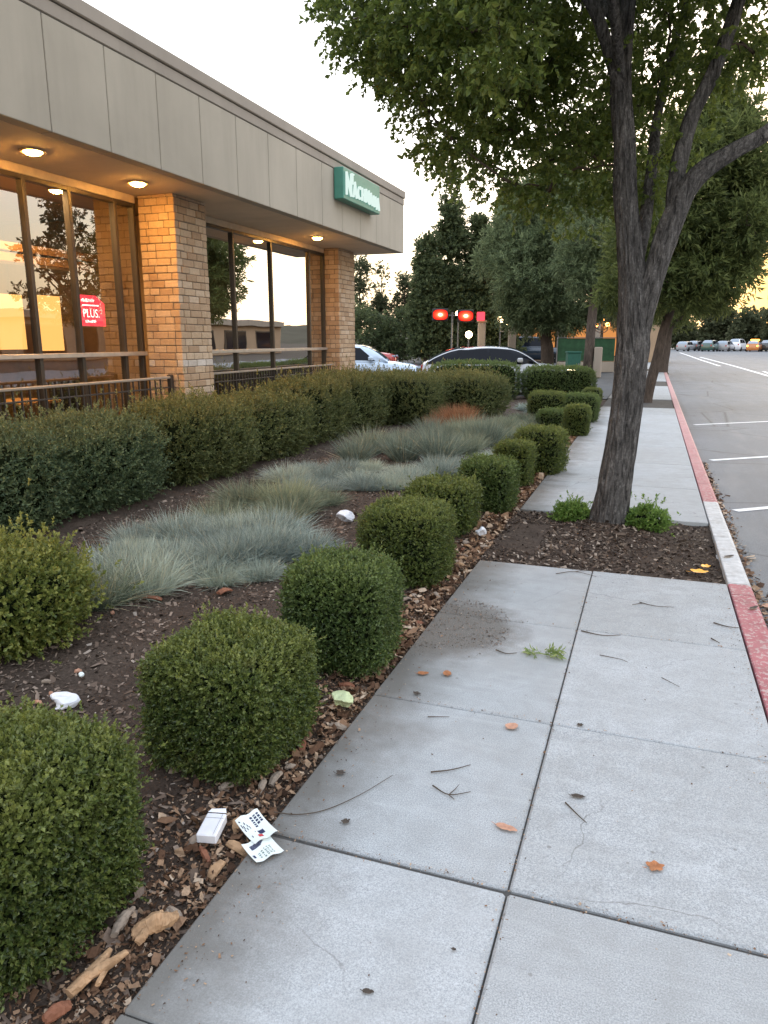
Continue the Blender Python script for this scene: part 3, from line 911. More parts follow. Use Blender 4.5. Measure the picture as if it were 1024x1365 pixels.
rg = np.random.default_rng(400)
TM = {
    'b': [tuft_mesh('fescue_tuft', 1500, .38, .25, M['fescue'], rg, .0048, 1.35) for _ in range(4)],
    'd': [tuft_mesh('fescue_tuft', 1200, .38, .46, M['fescue_d'], rg, .0062, .8) for _ in range(3)],
    'g': [tuft_mesh('fescue_tuft', 1400, .38, .29, M['fescue_g'], rg, .0050, 1.25) for _ in range(3)],
    'r': [tuft_mesh('rust_grass_tuft', 1300, .40, .46, M['fescue_r'], rg, .006, .7)],
}
CL = [
    ('b', 'blue grey fescue tuft in the front patch of grass behind the two nearest boxwoods', 'fescue tufts of the front patch',
     [(-3.30, 3.75), (-3.0, 3.9), (-2.72, 4.12), (-2.45, 4.28), (-3.45, 4.1), (-3.15, 4.25), (-2.85, 4.45), (-2.55, 4.65), (-3.6, 4.45), (-3.3, 4.6), (-3.0, 4.78), (-2.7, 5.0), (-2.42, 4.95),
      (-3.45, 4.95), (-3.15, 5.1), (-2.85, 5.3), (-3.8, 4.7), (-3.68, 5.0), (-3.3, 5.4)]),
    ('g', 'greener fescue tuft standing on the left of the grass bed, between the blue grey patches', 'green fescue tufts',
     [(-3.06, 3.50), (-3.5, 5.55), (-3.2, 5.75), (-3.0, 6.15), (-3.35, 6.25), (-3.65, 6.1), (-3.05, 6.5)]),
    ('b', 'blue grey fescue tuft in the middle patch of grass beside the fourth and fifth boxwoods', 'fescue tufts of the middle patch',
     [(-3.55, 7.2), (-3.25, 7.35), (-2.95, 7.45), (-2.65, 7.65), (-2.4, 7.95), (-3.8, 7.6), (-3.45, 7.75), (-3.1, 7.9), (-2.75, 8.15), (-2.35, 8.5), (-2.1, 8.9), (-3.6, 8.3), (-3.25, 8.5), (-2.05, 9.6), (-1.9, 10.2), (-3.9, 8.2)]),
    ('d', 'tall dusky grey green grass clump in front of the rounded end of the hedge', 'tall dusky grass clumps',
     [(-3.6, 9.2), (-3.15, 9.3), (-2.7, 9.5), (-3.8, 10.0), (-3.35, 10.1), (-2.9, 10.3), (-2.5, 10.5), (-3.6, 10.9), (-3.1, 11.1), (-2.65, 11.3), (-2.3, 11.2), (-3.3, 11.8), (-2.8, 12.0)]),
    ('g', 'yellowish grass clump at the far end of the bed behind the dusky clumps', 'yellowish far grass clumps',
     [(-2.9, 12.7), (-2.5, 12.5), (-2.2, 12.3), (-2.7, 13.4), (-2.3, 13.2), (-2.0, 12.9), (-2.5, 14.1), (-2.1, 13.9), (-2.4, 14.8)]),
    ('r', 'rust brown dried grass clump against the end of the hedge', 'rust brown grass clumps', [(-3.55, 12.75), (-3.2, 13.0), (-3.4, 13.5)]),
    ('b', 'pale fescue tuft between the hedge end and the far cluster of boxwoods', 'pale far fescue tufts', [(-2.3, 16.4), (-2.1, 17.2), (-2.6, 17.3), (-2.3, 18.2)]),
]
for _k in range(16):
    CL[0][3].append((float(rg.uniform(-3.5, -2.5)), float(rg.uniform(4.0, 5.2))))
for key, lab, grp, spots in CL:
    for k, (x, y) in enumerate(spots):
        x += rg.normal(0, .07); y += rg.normal(0, .07)
        me = TM[key][k % len(TM[key])]
        sc = rg.uniform(.66, 1.12)*(1.25 if key == 'r' else 1)
        nm = 'rust_grass_tuft' if key == 'r' else ('tall_grass_clump' if key == 'd' else 'fescue_tuft')
        o = link(nm, me, loc=(x+rg.normal(0, .03), y+rg.normal(0, .03), bed_h(x, y)-.045), rz=rg.uniform(0, 6.28))
        o.scale = (sc, sc, sc*rg.uniform(.78, 1.05))
        tag(o, lab, 'grass tuft', grp)

# ------------------------------------------------------------------ the building
FX, WX = -5.7, -7.1          # fascia face, window plane
ZS, ZT = 3.58, 4.90          # soffit, top of fascia
YE, Y0 = 17.3, -2.0
bld = empty('commercial_building', (-9.0, 8.0, 0))
tag(bld, 'single storey tan shop building with deep panelled fascia, brick pillars and tall dark windows', 'building')
def bpart(mb, name, mats, smooth=False, parent=None):
    o = mb.build(name, mats, parent or bld, smooth=smooth)
    p = Vector((-9.0, 8.0, 0))
    if parent is None or parent is bld:
        o.location = -p
    return o
# fascia panels with grooves
seams = [-1.2, -.3, .6, 1.5, 2.4, 3.3, 4.3, 5.35, 6.3, 7.16, 8.04, 8.93, 9.82, 10.75, 11.7, 12.7, 13.6, 14.55, 15.45, 16.33]
mb = MB()
yy = [Y0] + seams + [YE]
for a, b in zip(yy[:-1], yy[1:]):
    mb.bbox(FX-.16, FX, a+.006, b-.006, ZS, 4.62, .006)
bpart(mb, 'fascia', [M['stucco']])
mb = MB().box(FX-.15, FX-.014, Y0, YE-.01, ZS+.012, 4.60)
bpart(mb, 'fascia_joint', [M['seam']])
mb = MB().bbox(FX-.16, FX+.006, Y0, YE+.006, 4.632, 4.765, .008).bbox(FX-.16, FX+.03, Y0, YE+.03, 4.775, 4.93, .012)
mb.box(FX-.15, FX-.006, Y0, YE-.01, 4.60, 4.80, 1)
bpart(mb, 'parapet_cap', [M['trim'], M['seam']])
mb = MB().bbox(-22, FX-.17, YE-.16, YE, ZS, 4.62, .006).bbox(-22, FX-.17, YE-.16, YE+.03, 4.64, 4.93, .01)
bpart(mb, 'end_fascia', [M['stucco']])
mb = MB().box(-22, FX-.165, Y0, YE-.17, 4.5, 4.62)
bpart(mb, 'roof', [M['roof']])
mb = MB().box(WX-.03, FX-.165, Y0, YE-.165, ZS-.0, ZS+.03).box(-22, WX-.031, 16.6, YE-.165, ZS, ZS+.03)
bpart(mb, 'soffit', [M['soffit']])
# header band under the soffit
mb = MB().bbox(WX-.06, WX+.05, Y0, 9.27, ZS-.105, ZS-.003, .005).bbox(WX-.06, WX+.05, 10.1, 15.75, ZS-.105, ZS-.003, .005)
bpart(mb, 'header_band', [M['band']])
# brick pillars of slump block courses
def pillar(x0, x1, y0, y1, pale):
    rg = random.Random(int(y0*10))
    mb = MB()
    mb.box(x0+.012, x1-.012, y0+.012, y1-.012, 0, ZS-.004, 1)
    ch = .101
    nz = int(ZS/ch)
    t = .10
    for k in range(nz+1):
        z0 = k*ch+.005; z1 = min((k+1)*ch-.005, ZS-.006)
        if z1-z0 < .02: continue
        for face in range(2):
            # split the face lengths into blocks, offset each course
            lo, hi = (x0, x1) if face == 0 else (y0, y1)
            if (k + face) % 2: a0, a1 = lo, hi
            else: a0, a1 = lo+t*1.0, hi-t*1.0
            if face == 0 and not (k % 2): a0, a1 = lo+t+.008, hi-t-.008
            if face == 0 and k % 2: a0, a1 = lo, hi
            if face == 1 and k % 2: a0, a1 = lo+t+.008, hi-t-.008
            if face == 1 and not k % 2: a0, a1 = lo, hi
            cur = a0; segs = []
            first = rg.uniform(.12, .27)
            while cur < a1-.02:
                ln = first if not segs else rg.uniform(.20, .29)
                e = min(a1, cur+ln)
                if a1-e < .09: e = a1
                segs.append((cur, e)); cur = e
            for (u, v) in segs:
                j = rg.uniform(-.006, .006)
                mi = 2 if (k == pale and face == 1) else 0
                zz0 = z0+rg.uniform(-.003, .003); zz1 = z1+rg.uniform(-.003, .003)
                if face == 0:
                    mb.bbox(u+.005, v-.005, y0-j, y0+t, zz0, zz1, .007, mi)
                    mb.bbox(u+.005, v-.005, y1-t, y1+j, zz0, zz1, .007, mi)
                else:
                    mb.bbox(x1-t, x1+j, u+.005, v-.005, zz0, zz1, .007, mi)
                    mb.bbox(x0-j, x0+t, u+.005, v-.005, zz0, zz1, .007, mi)
    return bpart(mb, 'brick_pillar', [M['brick'], M['mortar'], M['brickpale']])
pillar(-7.02, -6.42, 9.28, 10.08, 12)
pillar(-7.3, -6.72, 15.8, 16.75, -1)

# window bays: dark frame with mullions, panes as sub-parts
def window_bay(ya, yb, mulls, gm):
    mb = MB()
    zt = ZS-.106; zb = .22; zsill = 1.405
    d0, d1 = WX-.05, WX+.045
    for y in mulls:
        mb.bbox(d0, d1, y-.028, y+.028, zb, zt, .004)
    mb.bbox(d0-.01, d1-.004, ya, yb, zt-.055, zt, .004)
    mb.bbox(d0-.01, d1-.004, ya, yb, zb-.06, zb, .004)
    f = bpart(mb, 'window', [M['bronze']])
    mb = MB().bbox(d0+.003, d1+.035, ya, yb, zsill-.03, zsill+.028, .006)
    s = mb.build('transom_bar', [M['alu']], f)
    edges = [ya]+list(mulls)+[yb]
    es = sorted(set(round(e, 3) for e in edges))
    for a, b in zip(es[:-1], es[1:]):
        if b-a < .1: continue
        for z0, z1 in ((zb, zsill-.03), (zsill+.028, zt-.055)):
            dx = random.uniform(-.003, .003)
            me = py_mesh('pane', [(WX+dx, a+.02, z0), (WX-dx, b-.02, z0), (WX-dx, b-.02, z1), (WX+dx, a+.02, z1)], [(0, 1, 2, 3)], [M[gm]])
            link('pane', me, f)
    return f
window_bay(Y0, 9.28, [-1.2, -.4, .4, 1.2, 2.0, 2.8, 3.6, 4.35, 5.1, 5.82, 6.55, 7.26, 7.99, 8.85, 9.24], 'glass')
window_bay(10.08, 15.8, [10.12, 11.9, 13.3, 15.0, 15.76], 'glass_film')
# body: back wall, end wall, plinth below the windows, floor, ceiling
mb = MB().box(WX-.07, WX+.06, Y0, 9.28, 0, .159).box(WX-.07, WX+.06, 10.08, 15.8, 0, .159)
mb.box(-22, -7.31, 16.45, 16.6, 0, ZS-.001).box(-22, -21.85, Y0, 16.45, 0, ZS-.001).box(-22, WX-.08, Y0-.15, Y0-.001, 0, ZS)
bpart(mb, 'wall', [M['storewall2']])
mb = MB().box(-21.8, WX-.08, Y0, 16.44, .0, .05)
bpart(mb, 'floor', [M['floor_in']])
mb = MB().box(-21.8, WX-.032, Y0, 16.44, ZS+.035, ZS+.06)
bpart(mb, 'ceiling', [M['interior']])
mb = MB().box(-11.2, -11.05, Y0, 10.74, .05, ZS).box(-11.0, -7.35, 10.75, 10.87, .05, ZS).box(-12.5, -12.4, 10.5, 16.4, .05, ZS)
bpart(mb, 'inner_wall', [M['interior']])
# hanging wooden bulkhead over the counter, seen through the glass
mb = MB().bbox(-8.5, -8.2, 4.0, 9.75, 2.62, 2.74, .008).bbox(-8.52, -8.18, 4.0, 9.78, 2.76, 2.87, .008)
mb.bbox(-8.45, -8.25, 7.5, 7.72, .05, 2.61, .008)
bpart(mb, 'bulkhead', [M['wood']])
# lit roller shades at the counter
for k, (ya, yb, z0, z1) in enumerate(((9.02, 9.6, 1.45, 2.3), (9.76, 10.42, 1.42, 2.32))):
    mb = MB().bbox(-9.62, -9.6, ya, yb, z0, z1, .004)
    bpart(mb, 'lit_shade', [M['shade']])
mb = MB().bbox(-10.9, -10.4, 11.6, 11.75, .3, 1.4, .01)
bpart(mb, 'lit_shade', [M['shade_dim']])

# recessed soffit lamps
for k, y in enumerate((3.2, 5.0, 6.79, 8.54, 14.06)):
    mb = MB().lathe([(.105, -.003), (.135, -.003), (.135, -.022), (.10, -.022), (.10, -.006)], (-6.43, y, ZS), 28)
    ring = bpart(mb, 'soffit_lamp', [M['chrome']])
    mb = MB().lathe([(.098, -.004), (.092, -.024), (.07, -.042), (.035, -.052), (.004, -.055)], (-6.43, y, ZS), 24)
    mb.build('lamp_lens', [M['bulb']], ring)

# furniture inside the shop: counter, chairs' dark outlines
cnt = empty('shop_counter', (-9.2, 6.5, .05))
tag(cnt, 'wooden counter behind the left windows of the shop', 'counter')
MB().bbox(-.25, .25, -2.0, 1.2, 0, 1.0, .01).build('counter_body', [M['wood']], cnt)
MB().bbox(-.32, .32, -2.1, 1.3, 1.003, 1.05, .01).build('counter_top', [M['dark']], cnt)
def dining_chair(loc, rz, lab):
    t = empty('dining_chair', loc, rz); tag(t, lab, 'chair', 'dark chairs inside the shop')
    MB().bbox(-.22, .22, -.22, .22, .43, .48, .015).build('seat', [M['dark']], t)
    MB().bbox(-.22, .22, -.24, -.20, .55, 1.0, .015).build('backrest', [M['dark']], t)
    for sx in (-.19, .19):
        MB().cyl((sx, .19, 0), (sx, .19, .43), .016).build('leg', [M['dark']], t)
        MB().cyl((sx, -.22, 0), (sx, -.22, .56), .016).build('leg', [M['dark']], t)
dining_chair((-7.9, 8.35, .05), 1.2, 'dark chair behind the glass below the red window sign')
dining_chair((-7.9, 7.0, .05), 1.9, 'dark chair behind the glass left of the red window sign')
tb = empty('dining_table', (-7.95, 7.7, .05)); tag(tb, 'square table between two dark chairs behind the glass', 'table')
MB().bbox(-.38, .38, -.38, .38, .72, .76, .01).build('table_top', [M['wood']], tb)
MB().cyl((0, 0, .02), (0, 0, .72), .04).build('leg', [M['dark']], tb)
MB().lathe([(.26, 0), (.26, .015), (.05, .03)], (0, 0, 0), 16).build('base', [M['dark']], tb)

# red lit sign inside the glass
def text_mesh(body, size, mat, extrude=.0):
    cu = bpy.data.curves.new('lettering', 'FONT')
    cu.body = body; cu.size = size; cu.extrude = extrude; cu.resolution_u = 3
    to = bpy.data.objects.new('lettering', cu); COL.objects.link(to)
    dg = bpy.context.evaluated_depsgraph_get()
    me = bpy.data.meshes.new_from_object(to.evaluated_get(dg))
    bpy.data.objects.remove(to)
    me.materials.clear(); me.materials.append(mat)
    return me
FACE = Matrix(((0, 0, 1, 0), (1, 0, 0, 0), (0, 1, 0, 0), (0, 0, 0, 1)))   # text x -> +Y, text y -> +Z, facing +X
ws = empty('window_sign', (-7.16, 8.07, 1.78)); tag(ws, 'glowing red square poster sign hanging inside the window left of the brick pillar', 'sign')
MB().add([(0, 0, 0), (0, .52, 0), (0, .52, .30), (0, .36, .40), (0, 0, .40)], [(0, 1, 2, 3, 4)]).build('sign_panel', [M['winred']], ws)
me = text_mesh('PLUS.', .155, M['winwhite']); me.transform(FACE)
o = link('lettering', me, ws, (.006, .085, .115)); o.scale = (1, .86, 1)
mb = MB(); rr = random.Random(4)
def scribble(mb, y0, y1, z, hgt, rr, x=.006):
    y = y0
    while y < y1:
        w = rr.uniform(.010, .022)
        mb.box(x, x+.001, y, y+w*.55, z, z+hgt*rr.uniform(.6, 1.15))
        mb.box(x+.0012, x+.0022, y, y+w, z+hgt*rr.choice((0, .45, .8)), z+hgt*rr.choice((0, .45, .8))+hgt*.22)
        y += w+.006
scribble(mb, .07, .30, .315, .040, rr)
mb.box(.006, .007, .085, .40, .262, .278)
scribble(mb, .12, .32, .045, .035, rr)
mb.build('small_print', [M['winwhite']], ws)

# green shop sign on the fascia
sg = empty('shop_sign', (-5.70, 13.2, 4.10)); tag(sg, 'green box sign with raised white letters on the tan fascia near the roof corner', 'sign')
MB().bbox(.012, .20, 0, 1.92, 0, .54, .012).build('sign_box', [M['signgreen']], sg)
MB().box(-.005, .0115, .1, 1.82, .05, .5).build('mounting_plate', [M['dark']], sg)
tx = [('N', .50, .08, .10, .8), ('T', .24, .40, .32, .8), ('A', .36, .50, .11, .8), ('C', .30, .76, .12, .9), ('H', .30, 1.0, .12, .9), ('N', .32, 1.24, .12, .9), ('A', .30, 1.49, .11, .9), ('U', .27, 1.73, .11, .9), ('A', .30, 1.95, .08, .9)]
for ch, sz, y, z, sx in tx:
    me = text_mesh(ch, sz*1.14, M['signwhite'], .018); me.transform(FACE)
    o = link('letter', me, sg, (.222, y*.86-.01, z-.02)); o.scale = (1, sx*.86, 1)

# railings before the windows
def railing(x, ya, yb, zt, lab, endpost, dy=.115):
    t = empty('metal_railing', (x, ya, 0)); tag(t, lab, 'railing', 'railings before the shop windows')
    L = yb-ya
    MB().bbox(-.028, .028, 0, L, zt-.035, zt, .008).build('top_rail', [M['railtop']], t)
    MB().bbox(-.018, .018, 0, L, .13, .165, .005).build('bottom_rail', [M['railmetal']], t)
    MB().bbox(-.012, .012, 0, L, zt-.17, zt-.15, .003).build('middle_rail', [M['railmetal']], t)
    b0 = None
    n = int(L/dy)
    for k in range(1, n):
        if b0 is None:
            b0 = MB().box(-.009, .009, -.009, .009, .166, zt-.036).build('baluster', [M['railmetal']], t, loc=(0, k*dy, 0))
        else:
            c = b0.copy(); COL.objects.link(c); c.parent = t; c.location = (0, k*dy, 0)
    for y in ([L] if endpost else []) + [L*.5, 0]:
        MB().bbox(-.035, .035, y-.035, y+.035, 0, zt+(.02 if y == L else -.04), .006).build('post', [M['railmetal']], t)
railing(-6.6, 2.0, 9.2, 1.085, 'dark metal railing left of the near brick pillar, ending in a square post', True, .12)
railing(-6.85, 10.15, 15.7, 1.07, 'dark metal railing with thin bars between the two brick pillars', False, .10)

# ------------------------------------------------------------------ trees
def bark_tube(path, seg, amp, rng_seed, furrow=9):
    """path: (x,y,z,r) array; surface with vertical furrows"""
    P = path
    pts = [Vector(p[:3]) for p in P]
    V, F = tube_geo(pts, [p[3] for p in P], seg, True)
    out = []
    for i, v in enumerate(V):
        c = pts[i//seg]; r = P[i//seg][3]
        d = (v-c); n = d.normalized()
        k = i % seg; a = 2*PI*k/seg
        zz = v.z
        w = mnoise.noise(Vector((math.cos(a)*furrow*.5, math.sin(a)*furrow*.5, zz*1.6+rng_seed)))
        w2 = mnoise.noise(Vector((math.cos(a)*furrow*1.2, math.sin(a)*furrow*1.2, zz*3.6+rng_seed+9)))
        big = mnoise.noise(Vector((math.cos(a)*1.1, math.sin(a)*1.1, zz*1.2+rng_seed)))
        f = 1 - abs(w)*2.0
        out.append(c + n*(d.length + amp*(.9*f + .6*w2) - amp*.35 + r*.09*big))
    return out, F

def wood(limbs, seg, amp, mat, name, parent, n=10, furrow=9):
    mb = MB()
    for k, l in enumerate(limbs):
        S = spline(l, n)
        sg_ = seg if l[0][3] > .08 else max(8, seg//3)
        V, F = bark_tube(S, sg_, amp if l[0][3] > .06 else amp*.4, k*7, furrow)
        mb.add(V, F)
    return mb.build(name, [mat], parent, smooth=True)

def crown(parent, centers, nodes, rng, K, per, rad, slen, L, W, mat, twig_r=.016, name='crown', limbname='branch', droop=.15, squash=.75, limb_mat=None):
    """clusters of leaves at the given centres, each joined to the nearest limb node by a bending branch"""
    nodes = [np.array(p) for p in nodes]
    order = sorted(range(len(centers)), key=lambda i: min(np.linalg.norm(centers[i]-q) for q in nodes))
    mb = MB()
    Ps = []; As = []
    for i in order:
        c = centers[i]
        dist = [np.linalg.norm(c-q)+max(0, q[2]-c[2])*.8 for q in nodes]
        q = nodes[int(np.argmin(dist))]
        v = c-q; ln = np.linalg.norm(v)
        side = rng.normal(size=3)*ln*.10
        pts = []
        for t in (0, .33, .66, 1.0):
            pts.append(q + v*t + side*math.sin(PI*t) + np.array([0, 0, ln*.10*math.sin(PI*t)]))
        r0 = twig_r*(.5+.5*min(1.6, ln))
        mb.tube(pts, [r0, r0*.75, r0*.5, r0*.2], 5, cap=False)
        nodes += [pts[1], pts[2], pts[3]]
        m = max(3, int(per*rng.uniform(.6, 1.35)))
        d = unit(rng.normal(size=(m, 3)))*(rng.uniform(size=m)**.5)[:, None]
        p = c + d*np.array([rad, rad, rad*squash])*rng.uniform(.75, 1.25)
        Ps.append(p)
        a = d*.9 + unit(v[None, :]+1e-6)*.4 + np.array([0, 0, -droop]) + rng.normal(size=(m, 3))*.35
        As.append(a)
    P = np.concatenate(Ps); A = np.concatenate(As); n = len(P)
    V = sprigs(P, A, K, slen*rng.uniform(.6, 1.3, n), np.full(n, L), np.full(n, W), rng)
    nl = len(V)//4
    BV = np.array(mb.v); BQ = np.array(mb.f, np.int32)
    me = np_mesh(name, np.vstack([V, BV]), np.vstack([quads_for(nl), BQ+nl*4]), [mat, M['twig']], np.concatenate([np.zeros(nl, np.int32), np.ones(len(BQ), np.int32)]))
    return link(name, me, parent)

# --- the big street tree
tree = empty('street_tree', (0, 0, 0))
tag(tree, 'big broadleaf street tree with thick furrowed forked trunk standing in the sidewalk cutout', 'tree')
Y = 6.65
limbs = [
    [(-.25, Y, -.08, 0.203), (-.25, Y, .02, 0.168), (-.235, Y, .25, 0.145), (-.20, Y, .66, 0.131), (-.175, Y, 1.2, 0.127), (-.165, Y, 1.62, 0.131), (-.185, Y, 1.95, 0.118), (-.25, Y, 2.35, 0.093), (-.31, Y, 2.75, 0.087), (-.34, Y, 3.1, 0.080), (-.41, Y+.05, 3.65, 0.070), (-.42, Y+.1, 4.3, 0.057), (-.6, Y+.2, 5.3, 0.039), (-.7, Y+.2, 6.4, 0.017)],
    [(-.16, Y, 1.45, 0.078), (-.10, Y-.01, 1.85, 0.093), (-.02, Y-.01, 2.2, 0.087), (.06, Y, 2.52, 0.087), (.15, Y, 2.75, 0.077), (.28, Y, 2.9, 0.066), (.48, Y+.02, 3.02, 0.057), (.70, Y+.05, 3.14, 0.052), (1.0, Y+.1, 3.42, 0.044), (1.4, Y+.2, 3.95, 0.030), (1.8, Y+.2, 4.7, 0.013)],
    [(.07, Y+.02, 2.55, 0.061), (.07, Y+.08, 2.85, 0.063), (.10, Y+.12, 3.1, 0.059), (.16, Y+.15, 3.35, 0.054), (.33, Y+.2, 3.8, 0.047), (.5, Y+.3, 4.6, 0.037), (.6, Y+.3, 5.6, 0.017)],
    [(-.20, Y+.05, 2.0, 0.040), (-.15, Y+.22, 2.5, 0.050), (-.13, Y+.4, 3.0, 0.044), (-.1, Y+.8, 3.7, 0.035), (.1, Y+1.3, 4.8, 0.017)],
    [(-.40, Y, 3.5, 0.044), (-.65, Y-.15, 4.1, 0.044), (-1.1, Y-.25, 4.6, 0.033), (-1.8, Y-.3, 5.1, 0.016)],
    [(-.42, Y+.1, 4.0, 0.044), (-.9, Y+.6, 4.6, 0.035), (-1.6, Y+1.0, 5.0, 0.017)],
    [(-.40, Y, 3.6, 0.039), (-.5, Y-.6, 4.1, 0.035), (-.7, Y-1.3, 4.6, 0.017)],
]
wood(limbs, 80, .017, M['bark'], 'trunk', tree, 16, 12)
rng = np.random.default_rng(21)
nodes = []
for l in limbs:
    S = spline(l, 5)
    nodes += [s[:3] for s in S if s[2] > 2.9]
def zlow(x):
    return np.interp(x, [-3.1, -2.9, -2.3, -1.95, -1.6, -1.1, -.7, -.3, .0, .3, .7, 1.5, 2.2], [4.65, 4.35, 3.5, 3.3, 3.15, 2.95, 3.15, 3.45, 3.6, 3.75, 3.9, 4.3, 4.8])
cs = []
while len(cs) < 410:
    p = np.array([rng.uniform(-3.0, 2.3), rng.uniform(4.6, 9.3), rng.uniform(2.7, 7.6)])
    q = (p-np.array([-.3, 6.95, 5.0]))/np.array([2.58, 2.4, 2.6])
    rr_ = np.sum(q*q)
    if rr_ > 1: continue
    # the low skirt lies on the far side
    lo = zlow(p[0]) + max(0, (6.6-p[1]))*.38 + max(0, p[1]-8)*.35
    if p[2] < lo: continue
    if rr_ < .30 and rng.uniform() < .6: continue
    if p[0] > .55 and p[2] < 4.4: continue
    if p[1] < 6.75 and -.75 < p[0] < .55 and p[2] < 4.25: continue
    if min([np.linalg.norm(p-c) for c in cs] or [9]) < .19: continue
    cs.append(p)
# hanging sprays near the fork and along the left edge
cs += [np.array(c) for c in ((-.05, 6.95, 3.1), (-.62, 6.9, 3.0), (-.95, 6.9, 2.85), (-1.2, 6.9, 2.9), (-.12, 7.1, 2.8), (-2.3, 6.5, 3.95), (-2.5, 6.7, 4.25), (-2.0, 6.6, 3.6), (-1.85, 6.8, 3.3), (-.75, 7.3, 2.8), (-.3, 7.4, 2.9), (.55, 6.9, 3.75))]
crown(tree, cs, nodes, rng, 7, 78, .35, .10, .054, .036, M['maple'], .02, droop=.45)

# --- generic trees further away
def make_tree(name, label, loc, group, h, trunk_r, trunk_h, lean, shape, ncl, per, rad, L, W, leafm, barkm, seed, K=6, slen=None, droop=.1, zmin=None, bend=None):
    t = empty(name, loc); tag(t, label, 'tree', group)
    rng = np.random.default_rng(seed)
    lx, ly = lean
    bx, by = bend or lean
    top = h*.85
    main = [(0, 0, -.1, trunk_r*1.35), (0, 0, .1, trunk_r*1.1), (bx*.3, by*.3, trunk_h*.5, trunk_r), (bx*.7, by*.7, trunk_h, trunk_r*.85), (lx, ly, trunk_h+(top-trunk_h)*.5, trunk_r*.5), (lx*1.1, ly*1.1, top, trunk_r*.12)]
    ls = [main]
    for k in range(5):
        a = rng.uniform(0, 2*PI); z = trunk_h*rng.uniform(.9, 1.3)
        rr = shape(min(1, (z+h*.2)/h))*.7
        ls.append([(bx*.7, by*.7, z, trunk_r*.5), (lx*.7+math.cos(a)*rr*.5, ly*.7+math.sin(a)*rr*.5, z+h*.12, trunk_r*.35), (lx*.7+math.cos(a)*rr, ly*.7+math.sin(a)*rr, z+h*.2, trunk_r*.12)])
    wood(ls, 20, trunk_r*.06, barkm, 'trunk', t, 5)
    nodes = []
    for l in ls:
        nodes += [s[:3] for s in spline(l, 4) if s[2] > trunk_h*.85]
    cs = []
    tries = 0
    while len(cs) < ncl and tries < 60000:
        tries += 1
        z = rng.uniform((zmin if zmin is not None else trunk_h*.9), h)
        R_ = shape(z/h)
        if R_ <= 0: continue
        a = rng.uniform(0, 2*PI); r = R_*math.sqrt(rng.uniform(.12, 1))*rng.uniform(.8, 1.08)
        if rng.uniform() > (R_/shape.max)**1.2: continue
        p = np.array([lx*z/h+r*math.cos(a), ly*z/h+r*math.sin(a), z])
        cs.append(p)
    crown(t, cs, nodes, rng, K, per, rad, slen or L*1.6, L, W, leafm, trunk_r*.22, droop=droop)
    return t
class Prof:
    def __init__(s, pts): s.x = [p[0] for p in pts]; s.y = [p[1] for p in pts]; s.max = max(s.y)
    def __call__(s, t): return float(np.interp(t, s.x, s.y))

round_tree = Prof([(.2, 0), (.25, 1.3), (.33, 2.1), (.5, 2.25), (.7, 1.9), (.88, 1.1), (1, .1)])
make_tree('pine_tree', 'grey green soft needled tree with short trunk left of the big forked trunk', (-5.35, 41.5, 0), 'street and lot trees', 10.6, .33, 2.2, (-.3, 0),
          Prof([(.19, 0), (.23, 2.0), (.3, 3.3), (.45, 3.6), (.65, 3.0), (.86, 1.7), (1, .1)]), 260, 60, .72, .28, .055, M['pine'], M['bark2'], 501, 7, .32, zmin=2.3)
make_tree('pine_tree', 'broad warm green tree filling the right side behind the big forked trunk, over the kerb', (-.05, 20.8, 0), 'street and lot trees', 7.6, .125, 2.3, (1.15, .7),
          Prof([(.28, 0), (.31, 1.1), (.40, 1.8), (.55, 1.95), (.7, 1.75), (.85, 1.2), (1, .1)]), 210, 60, .5, .19, .045, M['pine_warm'], M['bark2'], 502, 7, .2, zmin=2.55, bend=(.55, .3))
make_tree('pine_tree', 'dark tree with pale straight trunk immediately left of the big trunk', (-2.62, 33.6, 0), 'street and lot trees', 8.6, .2, 3.6, (.1, .1),
          Prof([(.40, 0), (.46, 1.2), (.6, 1.7), (.75, 1.5), (.9, .9), (1, .1)]), 110, 50, .5, .18, .042, M['pine'], M['bark2'], 503, 7, .25, zmin=3.5)
make_tree('pine_tree', 'farther kerbside tree with slightly pink trunk beside the road, behind the leaning trunk', (.55, 40.5, 0), 'street and lot trees', 7.5, .22, 2.3, (.15, 0),
          Prof([(.3, 0), (.36, 1.6), (.5, 2.1), (.7, 1.8), (.85, 1.0), (1, .1)]), 90, 26, .6, .2, .05, M['pine_warm'], M['bark2'], 504, 6, .25, zmin=2.4)
make_tree('pine_tree', 'bushy tree behind the parking lot signal lights', (-1.6, 46.0, 0), 'street and lot trees', 7.0, .2, 2.2, (0, 0),
          Prof([(.3, 0), (.36, 1.6), (.5, 2.2), (.7, 1.8), (.85, 1.0), (1, .1)]), 70, 24, .65, .22, .06, M['pine'], M['bark2'], 505, 6, .25, zmin=2.5)
# tall dark poplars behind the parking lot
pop = lambda w: Prof([(.0, w*.5), (.1, w*.85), (.3, w), (.55, w*.85), (.75, w*.55), (.9, w*.25), (1, .05)])
for k, (x, y, h, w_, lab) in enumerate([
        (-13.9, 47.2, 8.6, .95, 'dark poplar at the left of the tall row, with the red light shining before it'),
        (-12.75, 48.5, 12.0, 1.0, 'tallest pointed poplar of the tall row behind the parking lot'),
        (-11.1, 49.4, 10.0, .8, 'slim dark poplar right of the tallest pointed one'),
        (-9.55, 50.4, 11.8, 1.1, 'tall poplar farthest right of the row, its top behind the big tree crown')]):
    make_tree('poplar_tree', lab, (x, y, 0), 'tall poplars behind the lot', h, .2, 1.3, (0, 0), pop(w_), 150, 42, .5, .20, .12, M['cypress'], M['bark2'], 520+k, 6, .26, .0, zmin=.9)
